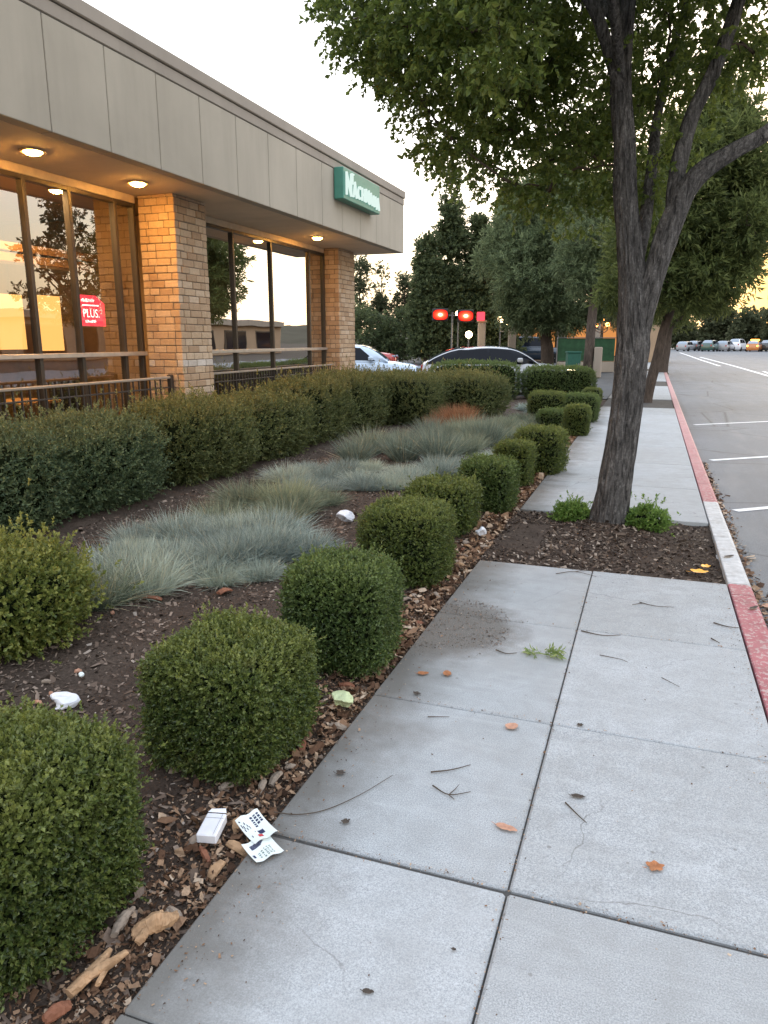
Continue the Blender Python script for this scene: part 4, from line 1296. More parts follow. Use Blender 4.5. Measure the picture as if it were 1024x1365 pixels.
# far trees left, below the end of the roof
for k, (x, y, h, w_, kind, lab) in enumerate([
        (-21.9, 55.6, 8.3, 1.7, 0, 'thin crowned tree at the end of the building, its left edge behind the brick pillar'),
        (-20.6, 57.0, 7.4, .8, 0, 'small sparse tree second from the brick pillar beneath the roof corner'),
        (-19.0, 58.0, 7.6, .95, 0, 'slender sparse tree under the roof corner, standing alone against yellow sky'),
        (-17.3, 58.5, 5.6, 1.0, 0, 'short tree left of the tall poplars'),
        (-19.4, 48.0, 4.4, 2.2, 1, 'low dense dark bush tree behind the pale blue car'),
        (-16.6, 49.5, 3.9, 1.8, 1, 'low dense dark bush tree left of the red light')]):
    pr = Prof([(.0, w_*.8), (.2, w_), (.5, w_*.95), (.8, w_*.6), (1, .1)]) if kind else pop(w_)
    make_tree('background_tree', lab, (x, y, 0), 'far trees left of the poplars', h, .12, h*.25, (0, 0), pr, 70 if kind else 45, 26, .5, .18, .10, M['cypress' if kind else 'far'], M['bark2'], 540+k, 6, .24, .0, zmin=.3 if kind else h*.3)
# trees at the far side of the road
for k, (x, y, h, w_, lab) in enumerate([
        (4.0, 150, 7.0, 3.6, 'dark round tree far down the road, leftmost behind the row of cars'),
        (10.4, 146, 9.0, 2.8, 'tallest tree of the far row across the road'),
        (15.0, 142, 6.6, 2.6, 'bushy tree behind the orange lights of the parked cars'),
        (19.2, 138, 8.8, 2.8, 'tree at the right edge of the photo beyond the parked cars'),
        (-3.0, 155, 8.0, 4.5, 'dark tree where the road vanishes behind the kerbside trunks')]):
    make_tree('roadside_tree', lab, (x, y, -.1), 'trees far down the road', h, .3, h*.25, (0, 0), Prof([(.05, w_*.6), (.3, w_), (.6, w_*.85), (.85, w_*.5), (1, .1)]), 70, 24, 1.1, .5, .3, M['far'], M['bark2'], 560+k, 6, .6, .0, zmin=h*.12)
# trees across the street that show in the window glass
for k, (x, y, h, w_, lab) in enumerate([
        (30.0, 60, 4.2, 2.0, 'tree across the street seen only mirrored in the second window bay'),
        (20.0, 88, 6.4, 2.6, 'tree across the street mirrored beside the far brick pillar'),
        (19.5, 37, 11.0, 3.0, 'tall tree across the street mirrored in the left windows')]):
    make_tree('street_side_tree', lab, (x, y, -.1), 'trees across the street', h, .2, h*.3, (0, 0), Prof([(.2, w_*.4), (.4, w_), (.6, w_*.9), (.85, w_*.5), (1, .1)]), 60, 24, .7, .25, .14, M['far'], M['bark2'], 580+k, 6, .3, .0, zmin=h*.25)

# ------------------------------------------------------------------ cars
def make_car(label, loc, rz, pm, group=None, L=4.7, Wd=1.82, H=1.45, belt=.93, hood=.95, suv=True, front_lit=False, tail=None, detail=True, name='parked_car', dark_pillars=False, rear_slope=.55):
    t = empty(name, loc, rz); tag(t, label, 'car', group)
    hw = Wd/2; h2 = L/2
    # lower shell
    xs = [-h2, -h2+.06, -h2+.3, -h2+.9, -.6, .3, h2-1.45, h2-.9, h2-.4, h2-.12, h2]
    top = [belt-.12, belt-.02, belt, belt, belt, belt, belt-.01, belt-.06, belt-.13, belt-.22, belt-.36]
    wid = [.80, .9, .97, 1, 1, 1, 1, .98, .92, .80, .66]
    ring = []
    for x, zt, w in zip(xs, top, wid):
        w *= hw
        prof = [(-w*.86, .20), (-w, .36), (-w*1.0, .62), (-w*.965, zt-.06), (-w*.84, zt), (0, zt+.035), (w*.84, zt), (w*.965, zt-.06), (w, .62), (w, .36), (w*.86, .20)]
        ring.append([(x, y, min(z, zt+.035)) for y, z in prof])
    n = len(ring[0]); V = [p for r in ring for p in r]
    F = []
    for i in range(len(ring)-1):
        for k in range(n):
            j = (k+1) % n
            F.append((i*n+k, (i+1)*n+k, (i+1)*n+j, i*n+j))
    F.append(tuple(range(n))); F.append(tuple(range((len(ring)-1)*n+n-1, (len(ring)-1)*n-1, -1)))
    me = py_mesh('body', V, F, [M[pm]], smooth=True)
    link('body', me, t)
    # cabin
    xb = -h2+.12 if suv else -h2+.75
    xf = h2-1.15
    xr0 = xb+rear_slope if suv else xb+.75
    xr1 = xf-.95
    def ztop(x):
        if x < xr0: u = (x-xb)/(xr0-xb); return belt+.02+(H-.05-belt)*math.sin(u*PI/2)**.9
        if x > xr1: u = (xf-x)/(xf-xr1); return belt+.02+(H-.03-belt-.02)*math.sin(u*PI/2)**.95
        u = (x-xr0)/(xr1-xr0)
        return H-.05+.02*u+.035*math.sin(PI*u)
    cx = list(np.linspace(xb, xr0, 6))+list(np.linspace(xr0, xr1, 9))[1:]+list(np.linspace(xr1, xf, 7))[1:]
    wb = lambda x: hw*(.93 if xb+.1 < x < xf-.4 else .86)
    def sidept(x, f):
        z1 = ztop(x)-.05; w0 = wb(x); w1 = hw*.93-(ztop(x)-belt)*.36*hw/.9
        return (w0+(w1-w0)*f, belt-.03+(z1-belt+.03)*f)
    ring = []
    for x in cx:
        a = [sidept(x, f) for f in (0, .5, 1)]
        zt = ztop(x); w1 = a[-1][0]
        pr = [(-y, z) for y, z in a] + [(-w1*.8, zt-.012), (0, zt+.01), (w1*.8, zt-.012)] + [(y, z) for y, z in a[::-1]]
        ring.append([(x, y, z) for y, z in pr])
    n = len(ring[0]); V = [p for r in ring for p in r]; F = []
    for i in range(len(ring)-1):
        for k in range(n-1):
            F.append((i*n+k, (i+1)*n+k, (i+1)*n+k+1, i*n+k+1))
    mi = [1 if dark_pillars and (q % (n-1)) in (0, 1, n-3, n-2) else 0 for q in range(len(F))]
    link('cabin', py_mesh('cabin', V, F, [M[pm], M['carglass']], mi, smooth=True), t)
    # side windows
    def pane(x0, x1, s, nm='side_window', lean0=0, lean1=0):
        V = []; F = []; m = 8
        for i in range(m+1):
            for f in (.13, .93):
                u = i/m
                x = x0+(x1-x0)*u + (lean0*(1-u)+lean1*u)*f
                y, z = sidept(min(max(x, xb+.02), xf-.02), f)
                V.append((x, s*(y+.012), z))
        for i in range(m): F.append((2*i, 2*i+2, 2*i+3, 2*i+1))
        link(nm, py_mesh(nm, V, F, [M['carglass']]), t)
    mid = (xr0+xr1)/2+.05
    for s in (-1, 1):
        pane(xf-.38-.55, mid+.06, s, lean0=-.18) if False else None
        pane(mid+.05, xf-.32, s, lean1=-.62)
        pane(mid-.92, mid-.05, s)
        if suv and not dark_pillars: pane(xb+.22, mid-1.0, s, 'quarter_window', lean0=.28)
    # windscreen and rear window
    def screen(xa, xc, nm):
        V = []; F = []; m = 6
        for i in range(m+1):
            x = xa+(xc-xa)*i/m
            w = sidept(x, 1)[0]*.86; z = ztop(x)
            for y, dz in ((-w, -.012), (-w*.5, .006), (0, .016), (w*.5, .006), (w, -.012)):
                V.append((x+.006*(1 if xc > 0 else -1), y, z+dz+.006))
        for i in range(m):
            for k in range(4):
                F.append((i*5+k, (i+1)*5+k, (i+1)*5+k+1, i*5+k+1))
        link(nm, py_mesh(nm, V, F, [M['screen']], smooth=True), t)
    screen(xr1+.08, xf-.06, 'windscreen')
    screen(xr0-.08, xb+.08, 'rear_window')
    # wheels
    for x in (-h2+.85, h2-.88):
        for s in (-1, 1):
            wt = MB().lathe([(.20, -.10), (.31, -.10), (.33, -.06), (.33, .06), (.31, .10), (.20, .10)], (0, 0, 0), 22)
            w = wt.build('wheel', [M['tyre']], t); w.location = (x, s*(hw-.08), .33); w.rotation_euler = (PI/2, 0, 0)
            if detail:
                rm = MB().lathe([(.21, -.085), (.19, -.06), (.05, -.07), (.04, -.10), (.03, -.10)], (0, 0, 0), 16)
                r_ = rm.build('rim', [M['rim']], w); r_.rotation_euler = (0 if s > 0 else PI, 0, 0)
                r_.rotation_euler = (PI if s < 0 else 0, 0, 0)
    for s in (-1, 1):
        mb = MB().bbox(h2-.30, h2-.02, s*hw*.62-.15, s*hw*.62+.15, belt-.33, belt-.19, .03)
        mb.build('headlight', [M['headlamp'] if front_lit else M['screen']], t)
        mb = MB().bbox(-h2-.02, -h2+.12, s*hw*.72-.10, s*hw*.72+.10, belt-.26, belt-.05, .03)
        mb.build('tail_light', [M[tail] if tail else M['p_red']], t)
        if detail:
            m_ = MB().bbox(xf-.62, xf-.46, s*(hw+.02)-.09, s*(hw+.02)+.09, belt+.02, belt+.15, .03)
            m_.build('wing_mirror', [M[pm]], t)
    if detail:
        MB().bbox(h2-.06, h2+.02, -.4, .4, .42, .56, .02).build('grille', [M['dark']], t)
        MB().box(h2+.021, h2+.03, -.26, .26, .34, .45).build('number_plate', [M['litter']], t)
        for s in (-1, 1):
            for hx in (mid-.80, mid+.16):
                MB().bbox(hx, hx+.16, s*(hw*.985)-.012, s*(hw*.985)+.012, belt-.16, belt-.13, .005).build('door_handle', [M[pm]], t)
    return t

make_car('silver white car with dark side windows behind the hedge, headlight glowing', (-4.5, 22.9, 0), R(15), 'p_pearl', None, L=4.6, H=1.41, front_lit=True, dark_pillars=True, rear_slope=1.25)
make_car('pale blue parked car right of the far brick pillar', (-9.35, 23.2, 0), R(17), 'p_blue', None, L=4.6, H=1.46, suv=False)
make_car('red parked car seen between the pale blue car and the silver one', (-16.2, 41, 0), R(12), 'p_red', None, L=4.5, H=1.2, suv=False)
make_car('dark navy tall parked car behind the short trunk of the grey green tree', (-8.2, 55.0, 0), R(6), 'p_navy', None, L=4.9, H=1.85, belt=1.1)
# cars far down the road
far = [(4.9, 128, 'p_silver', 1.5, None, 'white car at the left end of the far row'), (6.6, 131, 'p_dark', 1.6, None, 'black car second from the left in the far row'),
       (8.4, 126, 'p_green', 1.7, None, 'dark green car in the far row under the dark tree'), (10.6, 128, 'p_silver', 1.6, None, 'silver car in the middle of the far row'),
       (12.6, 131, 'p_white', 1.9, None, 'tall white car left of the orange lights'), (14.4, 126, 'p_orange', 1.6, 'amber', 'car with glowing amber lights in the far row'),
       (16.7, 128, 'p_dark', 1.7, None, 'dark car right of the orange lights'), (18.9, 127, 'p_dark', 1.5, None, 'pale car at the right edge of the photo')]
for x, y, pm, h, tl, lab in far:
    c = make_car(lab, (x, y, -.135), R(68 if tl is None else 75), pm, 'cars parked far down the road', L=4.5, H=h, belt=h*.63, tail=tl, detail=False)
    if tl:
        MB().bbox(-.35, -.15, -.6, .6, h+.02, h+.22, .04).build('light_bar', [M['amber']], c)

# ------------------------------------------------------------------ lights, poles and fences in the parking lot
def signal(loc, h, label, arms, lensm, lens=(.86, .58)):
    t = empty('signal_light', loc, R(18)); tag(t, label, 'signal light', None)
    MB().cyl((0, 0, 0), (0, 0, h+.2), .07, .055, 12).lathe([(.16, 0), (.16, .05), (.08, .09)], (0, 0, 0), 14).build('pole', [M['pole']], t)
    for dx, dz in arms:
        if abs(dx) > .1: MB().cyl((0, 0, h), (dx, 0, h+dz), .03, .03, 8).build('arm', [M['pole']], t)
        w, hh = lens
        hd = MB().bbox(dx-w*.56, dx+w*.56, -.12, .10, h+dz-hh*.62, h+dz+hh*.62, .05).build('lamp_housing', [M['dark']], t)
        d_ = CS_V/(np.sum(np.abs(CS_V)**3.2, 1)**(1/3.2))[:, None]
        link('lens', np_mesh('lens', d_*np.array([w*.5, .09, hh*.5]), CS_Q, M['redlens'], smooth=True), hd, (dx, -.15, h+dz))
    return t
signal((-11.35, 43.75, 0), 3.0, 'twin red signal lights on one pole above the roof of the silver car', [(-.72, .04), (.78, -.03)], None)
def globe_lamp(loc, label, heads, hr, mat, group=None):
    t = empty('lamp_post', loc); tag(t, label, 'lamp post', group)
    hmax = max(z for _, z in heads)
    MB().cyl((0, 0, 0), (0, 0, hmax-.05), .06, .04, 12).lathe([(.14, 0), (.14, .10), (.07, .16)], (0, 0, 0), 14).build('pole', [M['pole']], t)
    for dx, z in heads:
        if abs(dx) > .05: MB().tube([(0, 0, z-.45), (dx*.6, 0, z-.42), (dx, 0, z-.30), (dx, 0, z-hr)], [.025]*4, 8).build('arm', [M['pole']], t)
        MB().lathe([(hr*math.sin(a), -hr*math.cos(a)) for a in np.linspace(.15, PI-.1, 9)], (dx, 0, z), 16).build('globe', [M[mat]], t, smooth=True)
globe_lamp((-2.98, 46.7, 0), 'lamp post with three orange globes just left of the big trunk', [(-.34, 2.47), (0, 2.8), (.34, 2.47)], .13, 'orangelamp')
globe_lamp((-11.3, 45.0, 0), 'lamp post with one small white globe between the two red lights', [(0, 3.15)], .17, 'warmlamp', 'white globe lamps in the lot')
globe_lamp((-10.2, 43.2, 0), 'lower lamp post with a white globe under the right red light', [(0, 1.9)], .20, 'warmlamp', 'white globe lamps in the lot')
globe_lamp((-9.2, 47.5, 0), 'far warm globe lamp left of the grey green tree', [(0, 2.85), (.55, 2.55)], .2, 'warmlamp', 'warm globe lamps by the store')
# brake lights of a far van past the leaning trunk
v = make_car('far dark van with two red lamps glowing between the kerbside trunks', (-.55, 83, -.05), R(96), 'p_dark', None, L=4.8, H=2.05, belt=1.75, tail='redlamp', detail=False, name='parked_van')

# storefront behind the lot
st = empty('storefront_building', (-8, 58, 0)); tag(st, 'low tan shop row beyond the parking lot, its windows lit orange', 'building')
MB().bbox(-9.5, 8.5, 0, 9, 0, 3.3, .03).build('wall', [M['storewall']], st)
MB().bbox(-9.7, 8.7, -.5, 9.1, 3.31, 4.3, .04).build('parapet', [M['storewall2']], st)
for x in (-9, -6.4, -3.8, -1.2, 1.4, 4.0, 6.6):
    MB().bbox(x-.24, x+.24, -.45, -.02, 0, 3.3, .03).build('column', [M['storewall2']], st)
for k, x in enumerate((-7.7, -5.1, -2.5, .1, 2.7, 5.3)):
    f = MB().bbox(x-.95, x+.95, -.06, -.005, .35, 2.7, .02).build('window', [M['bronze']], st)
    MB().box(x-.86, x+.86, -.085, -.064, .45, 2.6).build('pane', [M['storelit'] if k in (2, 3, 4, 5) else M['screen']], f)
MB().add([(-4.6, -.05, 2.9), (-1.4, -.05, 2.9), (-1.4, -1.0, 2.45), (-4.6, -1.0, 2.45), (-4.6, -1.0, 2.25), (-1.4, -1.0, 2.25)], [(0, 3, 2, 1), (3, 4, 5, 2)]).build('awning', [M['awning']], st)
# gate pillars
for k, (x, y, h, lab) in enumerate([(-9.75, 44.6, 2.6, 'dark brown square pillar under the small red light, right of the twin red lights'), (-8.2, 46.2, 2.4, 'grey brown square pillar left of the grey green tree')]):
    p = empty('gate_pillar', (x, y, 0), R(18)); tag(p, lab, 'pillar', 'square pillars in the lot')
    MB().bbox(-.22, .22, -.22, .22, 0, h, .02).build('shaft', [M['storewall2']], p)
    MB().bbox(-.28, .28, -.28, .28, h+.003, h+.12, .02).build('cap', [M['storewall']], p)
rl = MB().bbox(-9.98, -9.52, 44.2, 44.33, 2.72, 3.2, .03).build('red_sign', [M['winred']])
tag(rl, 'small red lit sign on top of the dark brown square pillar', 'sign')
# green mesh fence and cabinet
def mesh_fence(loc, rz, L, h, label):
    t = empty('mesh_fence', loc, rz); tag(t, label, 'fence')
    for x in np.arange(0, L+.1, 1.6):
        MB().cyl((x, 0, 0), (x, 0, h+.05), .03, .03, 8).build('post', [M['pole']], t)
    MB().cyl((0, 0, h), (L, 0, h), .02, .02, 8).build('rail', [M['pole']], t)
    MB().bbox(.02, L-.02, .035, .05, .55, h-.03, .004).build('fence_screen', [M['fence']], t)
    MB().bbox(.02, L-.02, -.1, .1, 0, .5, .02).build('low_wall', [M['storewall2']], t)
mesh_fence((-4.6, 39.0, 0), R(16), 2.9, 1.7, 'green screened fence on a low wall behind the trunks, left of the big tree')
cb = empty('utility_cabinet', (-3.2, 33.0, 0), R(16)); tag(cb, 'green utility cabinet between two trunks behind the glowing headlight', 'cabinet')
MB().bbox(-.27, .27, -.28, .28, 0, 1.05, .02).build('cabinet_box', [M['cabinet']], cb)
MB().bbox(-.30, .30, -.31, .31, 1.053, 1.12, .015).build('lid', [M['cabinet']], cb)
MB().bbox(.17, .21, -.30, -.283, .5, .64, .005).build('handle', [M['pole']], cb)
wl = MB().bbox(-2.38, -2.05, 33.4, 33.7, 0, 1.3, .03).build('low_pillar', [M['storewall2']])
tag(wl, 'pale stone low pillar beside the pale straight trunk', 'pillar')
# building across the street that the windows mirror
ob = empty('shop_row', (38, 66, -.14)); tag(ob, 'low beige shop row across the street, mirrored in the windows', 'building')
MB().bbox(-4, 8, -28, 26, 0, 3.4, .05).build('wall', [M['storewall']], ob)
MB().bbox(-4.6, 8.1, -28.2, 26.2, 3.41, 4.1, .05).build('parapet', [M['storewall2']], ob)
for k in range(8):
    f = MB().bbox(-4.07, -4.002, -25+k*6.2, -21+k*6.2, .4, 2.9, .02).build('window', [M['bronze']], ob)
    MB().box(-4.1, -4.074, -24.8+k*6.2, -21.2+k*6.2, .55, 2.75).build('pane', [M['storelit'] if k in (3, 4) else M['carglass']], f)

# ------------------------------------------------------------------ litter, leaves and twigs
def crumple(name, loc, r, h, mat, seed, label, cat, elong=1.0, rz=0, sharp=.25):
    V, Q = cubesphere(7)
    rg = np.random.default_rng(seed)
    P = V*np.array([r*elong, r, h*.5])
    # creased facets: offsets by several random planes
    for k in range(14):
        n = unit(rg.normal(size=3)); d = rg.uniform(.55, .92)
        q = (V@n)-d
        P -= np.where(q > 0, q, 0)[:, None]*n*np.array([r*elong, r, h*.5])*1.1
    P *= (1+sharp*.35*fnoise(V, 3.2, seed))[:, None]
    P[:, 2] += h*.42
    P[:, 2] = np.maximum(P[:, 2], .001)
    o = link(name, np_mesh(name, P, Q, mat), loc=loc, rz=rz)
    return tag(o, label, cat)
crumple('plastic_bag', (-2.37, 2.36, -.01), .065, .085, M['litter'], 1, 'white crumpled plastic bag lying on bare mulch behind the two nearest boxwoods', 'litter', 1.25, .3)
crumple('plastic_bag', (-1.19, 2.75, -.01), .062, .10, M['greenplastic'], 5, 'pale green crumpled plastic by the second boxwood at the sidewalk edge', 'litter', 1.0, .8)
crumple('paper_ball', (-2.50, 5.95, -.01), .085, .13, M['litter'], 9, 'white crumpled paper lying beside the fescue behind the third and fourth boxwoods', 'litter', 1.0, .5)
crumple('paper_ball', (-1.25, 5.95, -.01), .055, .09, M['litter'], 13, 'small white ball of litter at the foot of the fifth boxwood', 'litter', 1.0, 1.2)
# white folded carton
ct = empty('paper_carton', (-1.265, 1.83, -.008), R(14)); tag(ct, 'white flat paper carton in the mulch left of the printed flyers', 'litter')
MB().bbox(-.034, .034, -.058, .058, .004, .038, .004).build('carton_box', [M['litter']], ct)
MB().add([(-.032, .058, .039), (.033, .058, .039), (.027, .072, .047), (-.022, .070, .044)], [(0, 1, 2, 3)]).build('flap', [M['litter']], ct)
MB().box(-.033, .033, .030, .0305, .0385, .0392).box(.022, .0225, -.055, .055, .0385, .0390).build('fold_line', [M['dryleaf_d']], ct)
# printed flyers
def flyer(loc, rz, w, l, label, seed, tilt=(0, 0), curl=.01):
    t = empty('printed_flyer', loc, rz); tag(t, label, 'flyer')
    t.rotation_euler = (tilt[0], tilt[1], rz)
    V = []; F = []; n = 8
    hz = lambda u, v: curl*(u*u) + .004*math.sin(v*5+seed)
    for i in range(n+1):
        for j in range(n+1):
            u = -1+2*i/n; v = -1+2*j/n
            V.append((u*w/2, v*l/2, hz(u, v)+.004))
    for i in range(n):
        for j in range(n):
            a = i*(n+1)+j; F.append((a, a+n+1, a+n+2, a+1))
    link('sheet', py_mesh('sheet', V, F, [M['paper']], smooth=True), t)
    def patch(x0, x1, y0, y1, nm, m):
        V = []; F = []; k = 4
        for i in range(k+1):
            for j in range(k+1):
                x = x0+(x1-x0)*i/k; y = y0+(y1-y0)*j/k
                V.append((x, y, hz(2*x/w, 2*y/l)+.0052))
        for i in range(k):
            for j in range(k):
                a = i*(k+1)+j; F.append((a, a+k+1, a+k+2, a+1))
        return V, F
    return t, patch
def fl_marks(t, patch, rects, m, nm):
    mb = MB()
    for r in rects:
        V, F = patch(*r, nm, m); mb.add(V, F)
    mb.build(nm, [m], t)
rr = random.Random(8)
t, pt = flyer((-1.055, 1.795, .010), R(-33), .105, .098, 'pale printed flyer flat on the sidewalk corner, the lower of two', 1, curl=.004)
marks = []
for row in range(5):
    x = -.005+row*.004
    while x < .040:
        wd = rr.uniform(.004, .010)
        marks.append((x, x+wd*.7, .022-row*.011, .022-row*.011+rr.uniform(.003, .007))); x += wd+.003
fl_marks(t, pt, marks, M['inkgreen'], 'print')
fl_marks(t, pt, [(-.034+.004*k, -.032+.004*k+.0012, -.030, .018-.004*k) for k in range(5)] + [(.012, .028, -.042, -.034)], M['ink'], 'fine_print')
t, pt = flyer((-1.118, 1.868, .022), R(-31), .135, .085, 'printed flyer with dark blocks and a red spot, the upper of two', 4, tilt=(.05, .08), curl=.008)
marks = []
for row in range(3):
    x = -.052
    while x < -.008:
        wd = rr.uniform(.006, .012)
        marks.append((x, x+wd*.8, .026-row*.012, .034-row*.012)); x += wd+.002
marks.append((.016, .036, -.006, .014))
for k in range(16):
    x = rr.uniform(-.06, .03); y = rr.uniform(-.038, -.012)
    marks.append((x, x+rr.uniform(.004, .014), y, y+.0022))
fl_marks(t, pt, marks, M['ink'], 'print')
fl_marks(t, pt, [(.038, .052, -.016, .0)], M['inkred'], 'red_spot')

# wood scraps at the corner
def scrap(name, loc, rz, limbs, mat, label, seed, amp=.006):
    mb = MB()
    for k, l in enumerate(limbs):
        S = spline(l, 9)
        V, F = tube_geo([p[:3] for p in S], [p[3] for p in S], 12)
        rg = random.Random(seed+k)
        out = []
        for v in V:
            nn = mnoise.noise(v*30+Vector((seed, 0, 0)))+.6*mnoise.noise(v*95+Vector((seed, 4, 0)))
            out.append(v + Vector((nn, mnoise.noise(v*34+Vector((5, seed, 0)))+.5*mnoise.noise(v*110), nn))*amp*1.15)
        mb.add(out, F)
    o = mb.build(name, [mat], loc=loc, rz=rz, smooth=False)
    return tag(o, label, 'wood scrap')
scrap('wood_scrap', (-1.235, 1.235, 0), R(0), [[(-.015, -.075, .01, .014), (-.005, -.02, .015, .015), (.0, .03, .018, .013), (-.005, .07, .016, .007)], [(.0, -.02, .018, .011), (.03, .02, .026, .013), (.052, .062, .032, .007)], [(.028, .01, .02, .008), (.036, -.03, .012, .006)]], M['scrap'],
      'forked tan piece of wood at the foot of the nearest boxwood', 3, .006)
scrap('wood_scrap', (-1.185, 1.405, 0), R(25), [[(-.05, -.02, .012, .012), (-.01, .0, .022, .024), (.03, .012, .024, .022), (.06, .03, .018, .012)], [(-.01, .0, .02, .016), (-.03, -.045, .01, .012)]], M['scrap'],
      'chunky tan piece of wood by the sidewalk edge above the forked piece', 7, .010)
scrap('wood_scrap', (-1.275, 1.40, 0), R(100), [[(-.05, 0, .01, .010), (0, .006, .016, .014), (.05, 0, .010, .006)]], M['scrap_g'], 'grey brown stick of wood left of the chunky tan piece', 11)
scrap('wood_scrap', (-1.24, 1.11, 0), R(60), [[(-.03, 0, .008, .012), (0, .004, .012, .018), (.035, 0, .008, .008)]], M['scrap_r'], 'reddish chunk of wood below the forked piece at the bottom edge', 13)
def shard(loc, rz, L, W, mat, label, seed, group='bark chunks along the walk', tilt=.15):
    rg = random.Random(seed)
    mb = MB()
    n = 7; V = []; F = []
    for i in range(n):
        u = i/(n-1); w = W*(.35+.65*math.sin(PI*(.12+.76*u)))*rg.uniform(.8, 1.15); z = .006+.012*math.sin(PI*u)*L/.08
        for y, dz in ((-w/2, 0), (-w*.2, .006), (w*.25, .007), (w/2, 0)):
            V.append(((u-.5)*L+rg.uniform(-.003, .003), y, z+dz+rg.uniform(0, .004)))
        for y in (-w/2, w/2):
            V.append(((u-.5)*L, y*.9, z-.006))
    for i in range(n-1):
        a, b = i*6, (i+1)*6
        F += [(a, b, b+1, a+1), (a+1, b+1, b+2, a+2), (a+2, b+2, b+3, a+3), (a+4, a+5, b+5, b+4), (a, a+4, b+4, b), (a+3, b+3, b+5, a+5)]
    F += [(0, 1, 2, 3, 5, 4)]; e = (n-1)*6; F += [(e+4, e+5, e+3, e+2, e+1, e)]
    mb.add(V, F)
    o = mb.build('bark_chunk', [mat], loc=loc)
    o.rotation_euler = (rg.uniform(-tilt, tilt), rg.uniform(-tilt, tilt), rz)
    return tag(o, label, 'bark chunk', group)
shard((-2.87, 3.62, .0), R(25), .17, .05, M['scrap_r'], 'long rust red bark shard in front of the blue grey grass', 1, None)
shard((-2.50, 3.92, .0), R(70), .10, .07, M['scrap_r'], 'short rust red bark shard right of the long one, at the grass edge', 2, None)
rg = random.Random(77)
for k in range(46):
    y = 1.45+rg.random()**1.2*4.6
    x = -1.15-abs(rg.gauss(0, .10))
    shard((x, y, bed_h(x, y)-.03), rg.uniform(0, PI), rg.uniform(.04, .085), rg.uniform(.018, .042), M[rg.choice(['scrap', 'scrap_g', 'scrap_r', 'scrap_g'])],
          'curled piece of bark lying in the strip between the boxwoods and the walk', 200+k, 'bark chunks along the walk', .4)
for k in range(26):
    x = rg.uniform(-3.4, -1.8); y = rg.uniform(1.7, 3.5)
    if any(math.hypot(x-b[0], y-b[1]) < .42 for b in BOX[:3]) or math.hypot(x+3.27, y-2.86) < .5: continue
    shard((x, y, bed_h(x, y)-.03), rg.uniform(0, PI), rg.uniform(.02, .05), rg.uniform(.012, .026), M[rg.choice(['dryleaf_p', 'scrap_g', 'paper'])],
          'pale chip lying on the open dark mulch left of the nearest boxwoods', 300+k, 'pale chips on the open mulch', .3)

def dry_leaf(loc, rz, L, W, mat, label, seed, lobes=0, curl=.35):
    rg = random.Random(seed)
    n = 14; V = [(0, 0, .004)]; F = []
    m = 2*n
    for i in range(m):
        a = 2*PI*i/m
        r = 1.0
        if lobes: r = .62+.38*abs(math.cos(a*lobes/2))
        x = math.cos(a)*L/2*r; y = math.sin(a)*W/2*r*(1-.25*math.cos(a))
        V.append((x, y, .004+curl*(abs(y)**1.2)*.8+curl*.3*(x*x)/L+rg.uniform(0, .003)))
    for i in range(m): F.append((0, 1+i, 1+(i+1) % m))
    V2 = [(0, 0, 0)]
    mb = MB().add(V, F)
    mb.tube([(-L*.5, 0, .005), (-L*.72, L*.04, .008)], [.0012, .0008], 5)
    o = mb.build('fallen_leaf', [mat], loc=loc, rz=rz)
    return tag(o, label, 'leaf')
LV = [((-.94, 3.2), .4, .055, .035, 'dryleaf', 0, 'orange brown dry leaf, left of the pair beside the soil stain'), ((-.83, 3.24), 1.9, .06, .04, 'dryleaf', 0, 'orange brown dry leaf, right of the pair beside the soil stain'),
      ((-.91, 2.99), 2.6, .045, .03, 'dryleaf_d', 5, 'small dark curled leaf below the orange brown pair'), ((-.44, 2.84), 1.1, .06, .05, 'dryleaf_p', 0, 'pinkish dry leaf left of the center seam'),
      ((-.34, 2.17), -.15, .075, .03, 'dryleaf_p', 0, 'pinkish elongated leaf near the center seam, above the wide joint'), ((.13, 2.14), .5, .06, .05, 'dryleaf', 5, 'crinkled orange brown leaf on the right slab'),
      ((-.86, 2.02), .9, .035, .03, 'dryleaf_d', 5, 'tiny dark brown leaf on the left slab by the long twig'), ((-.99, 2.28), .3, .04, .035, 'dryleaf_d', 5, 'dark crumpled leaf above the long curved twig'),
      ((-.13, 2.43), .1, .05, .022, 'dryleaf_d', 0, 'dark grey leaf right of the center seam'), ((-.17, 2.95), 1.2, .03, .03, 'dryleaf_d', 5, 'tiny reddish brown leaf on the cross joint right of the seam'),
      ((.43, 5.44), .3, .13, .10, 'orangeleaf', 5, 'large bright orange leaf in the tree cutout by the kerb'), ((.48, 5.6), 1.3, .09, .07, 'orangeleaf', 5, 'smaller bright orange leaf behind the large one'),
      ((-.55, 1.42), .2, .03, .014, 'dryleaf_d', 0, 'tiny dark leaf on the front slab left of the seam'), ((-.84, 1.12), .2, .05, .03, 'dryleaf', 0, 'dry leaf at the bottom edge of the photo'),
      ((-.38, 1.62), .2, .012, .01, 'dryleaf_d', 0, 'black speck of leaf on the front slab near the seam'), ((.70, 4.75), 1.0, .09, .03, 'dryleaf_d', 0, 'dark leaf lying on the red kerb'),
      ((.66, 5.9), .8, .10, .035, 'dryleaf_d', 0, 'long grey leaf lying on the unpainted kerb'), ((.85, 5.2), .5, .09, .06, 'dryleaf_p', 5, 'pale curled leaf in the gutter beside the red kerb')]
for k, (p, rz, L, W, m, lob, lab) in enumerate(LV):
    z = .003
    if p[1] > 5.2 and p[0] < .58: z = -.005
    if p[0] > .76: z = -.128
    dry_leaf((p[0], p[1], z), rz, L, W, M[m], lab, 900+k, lob)

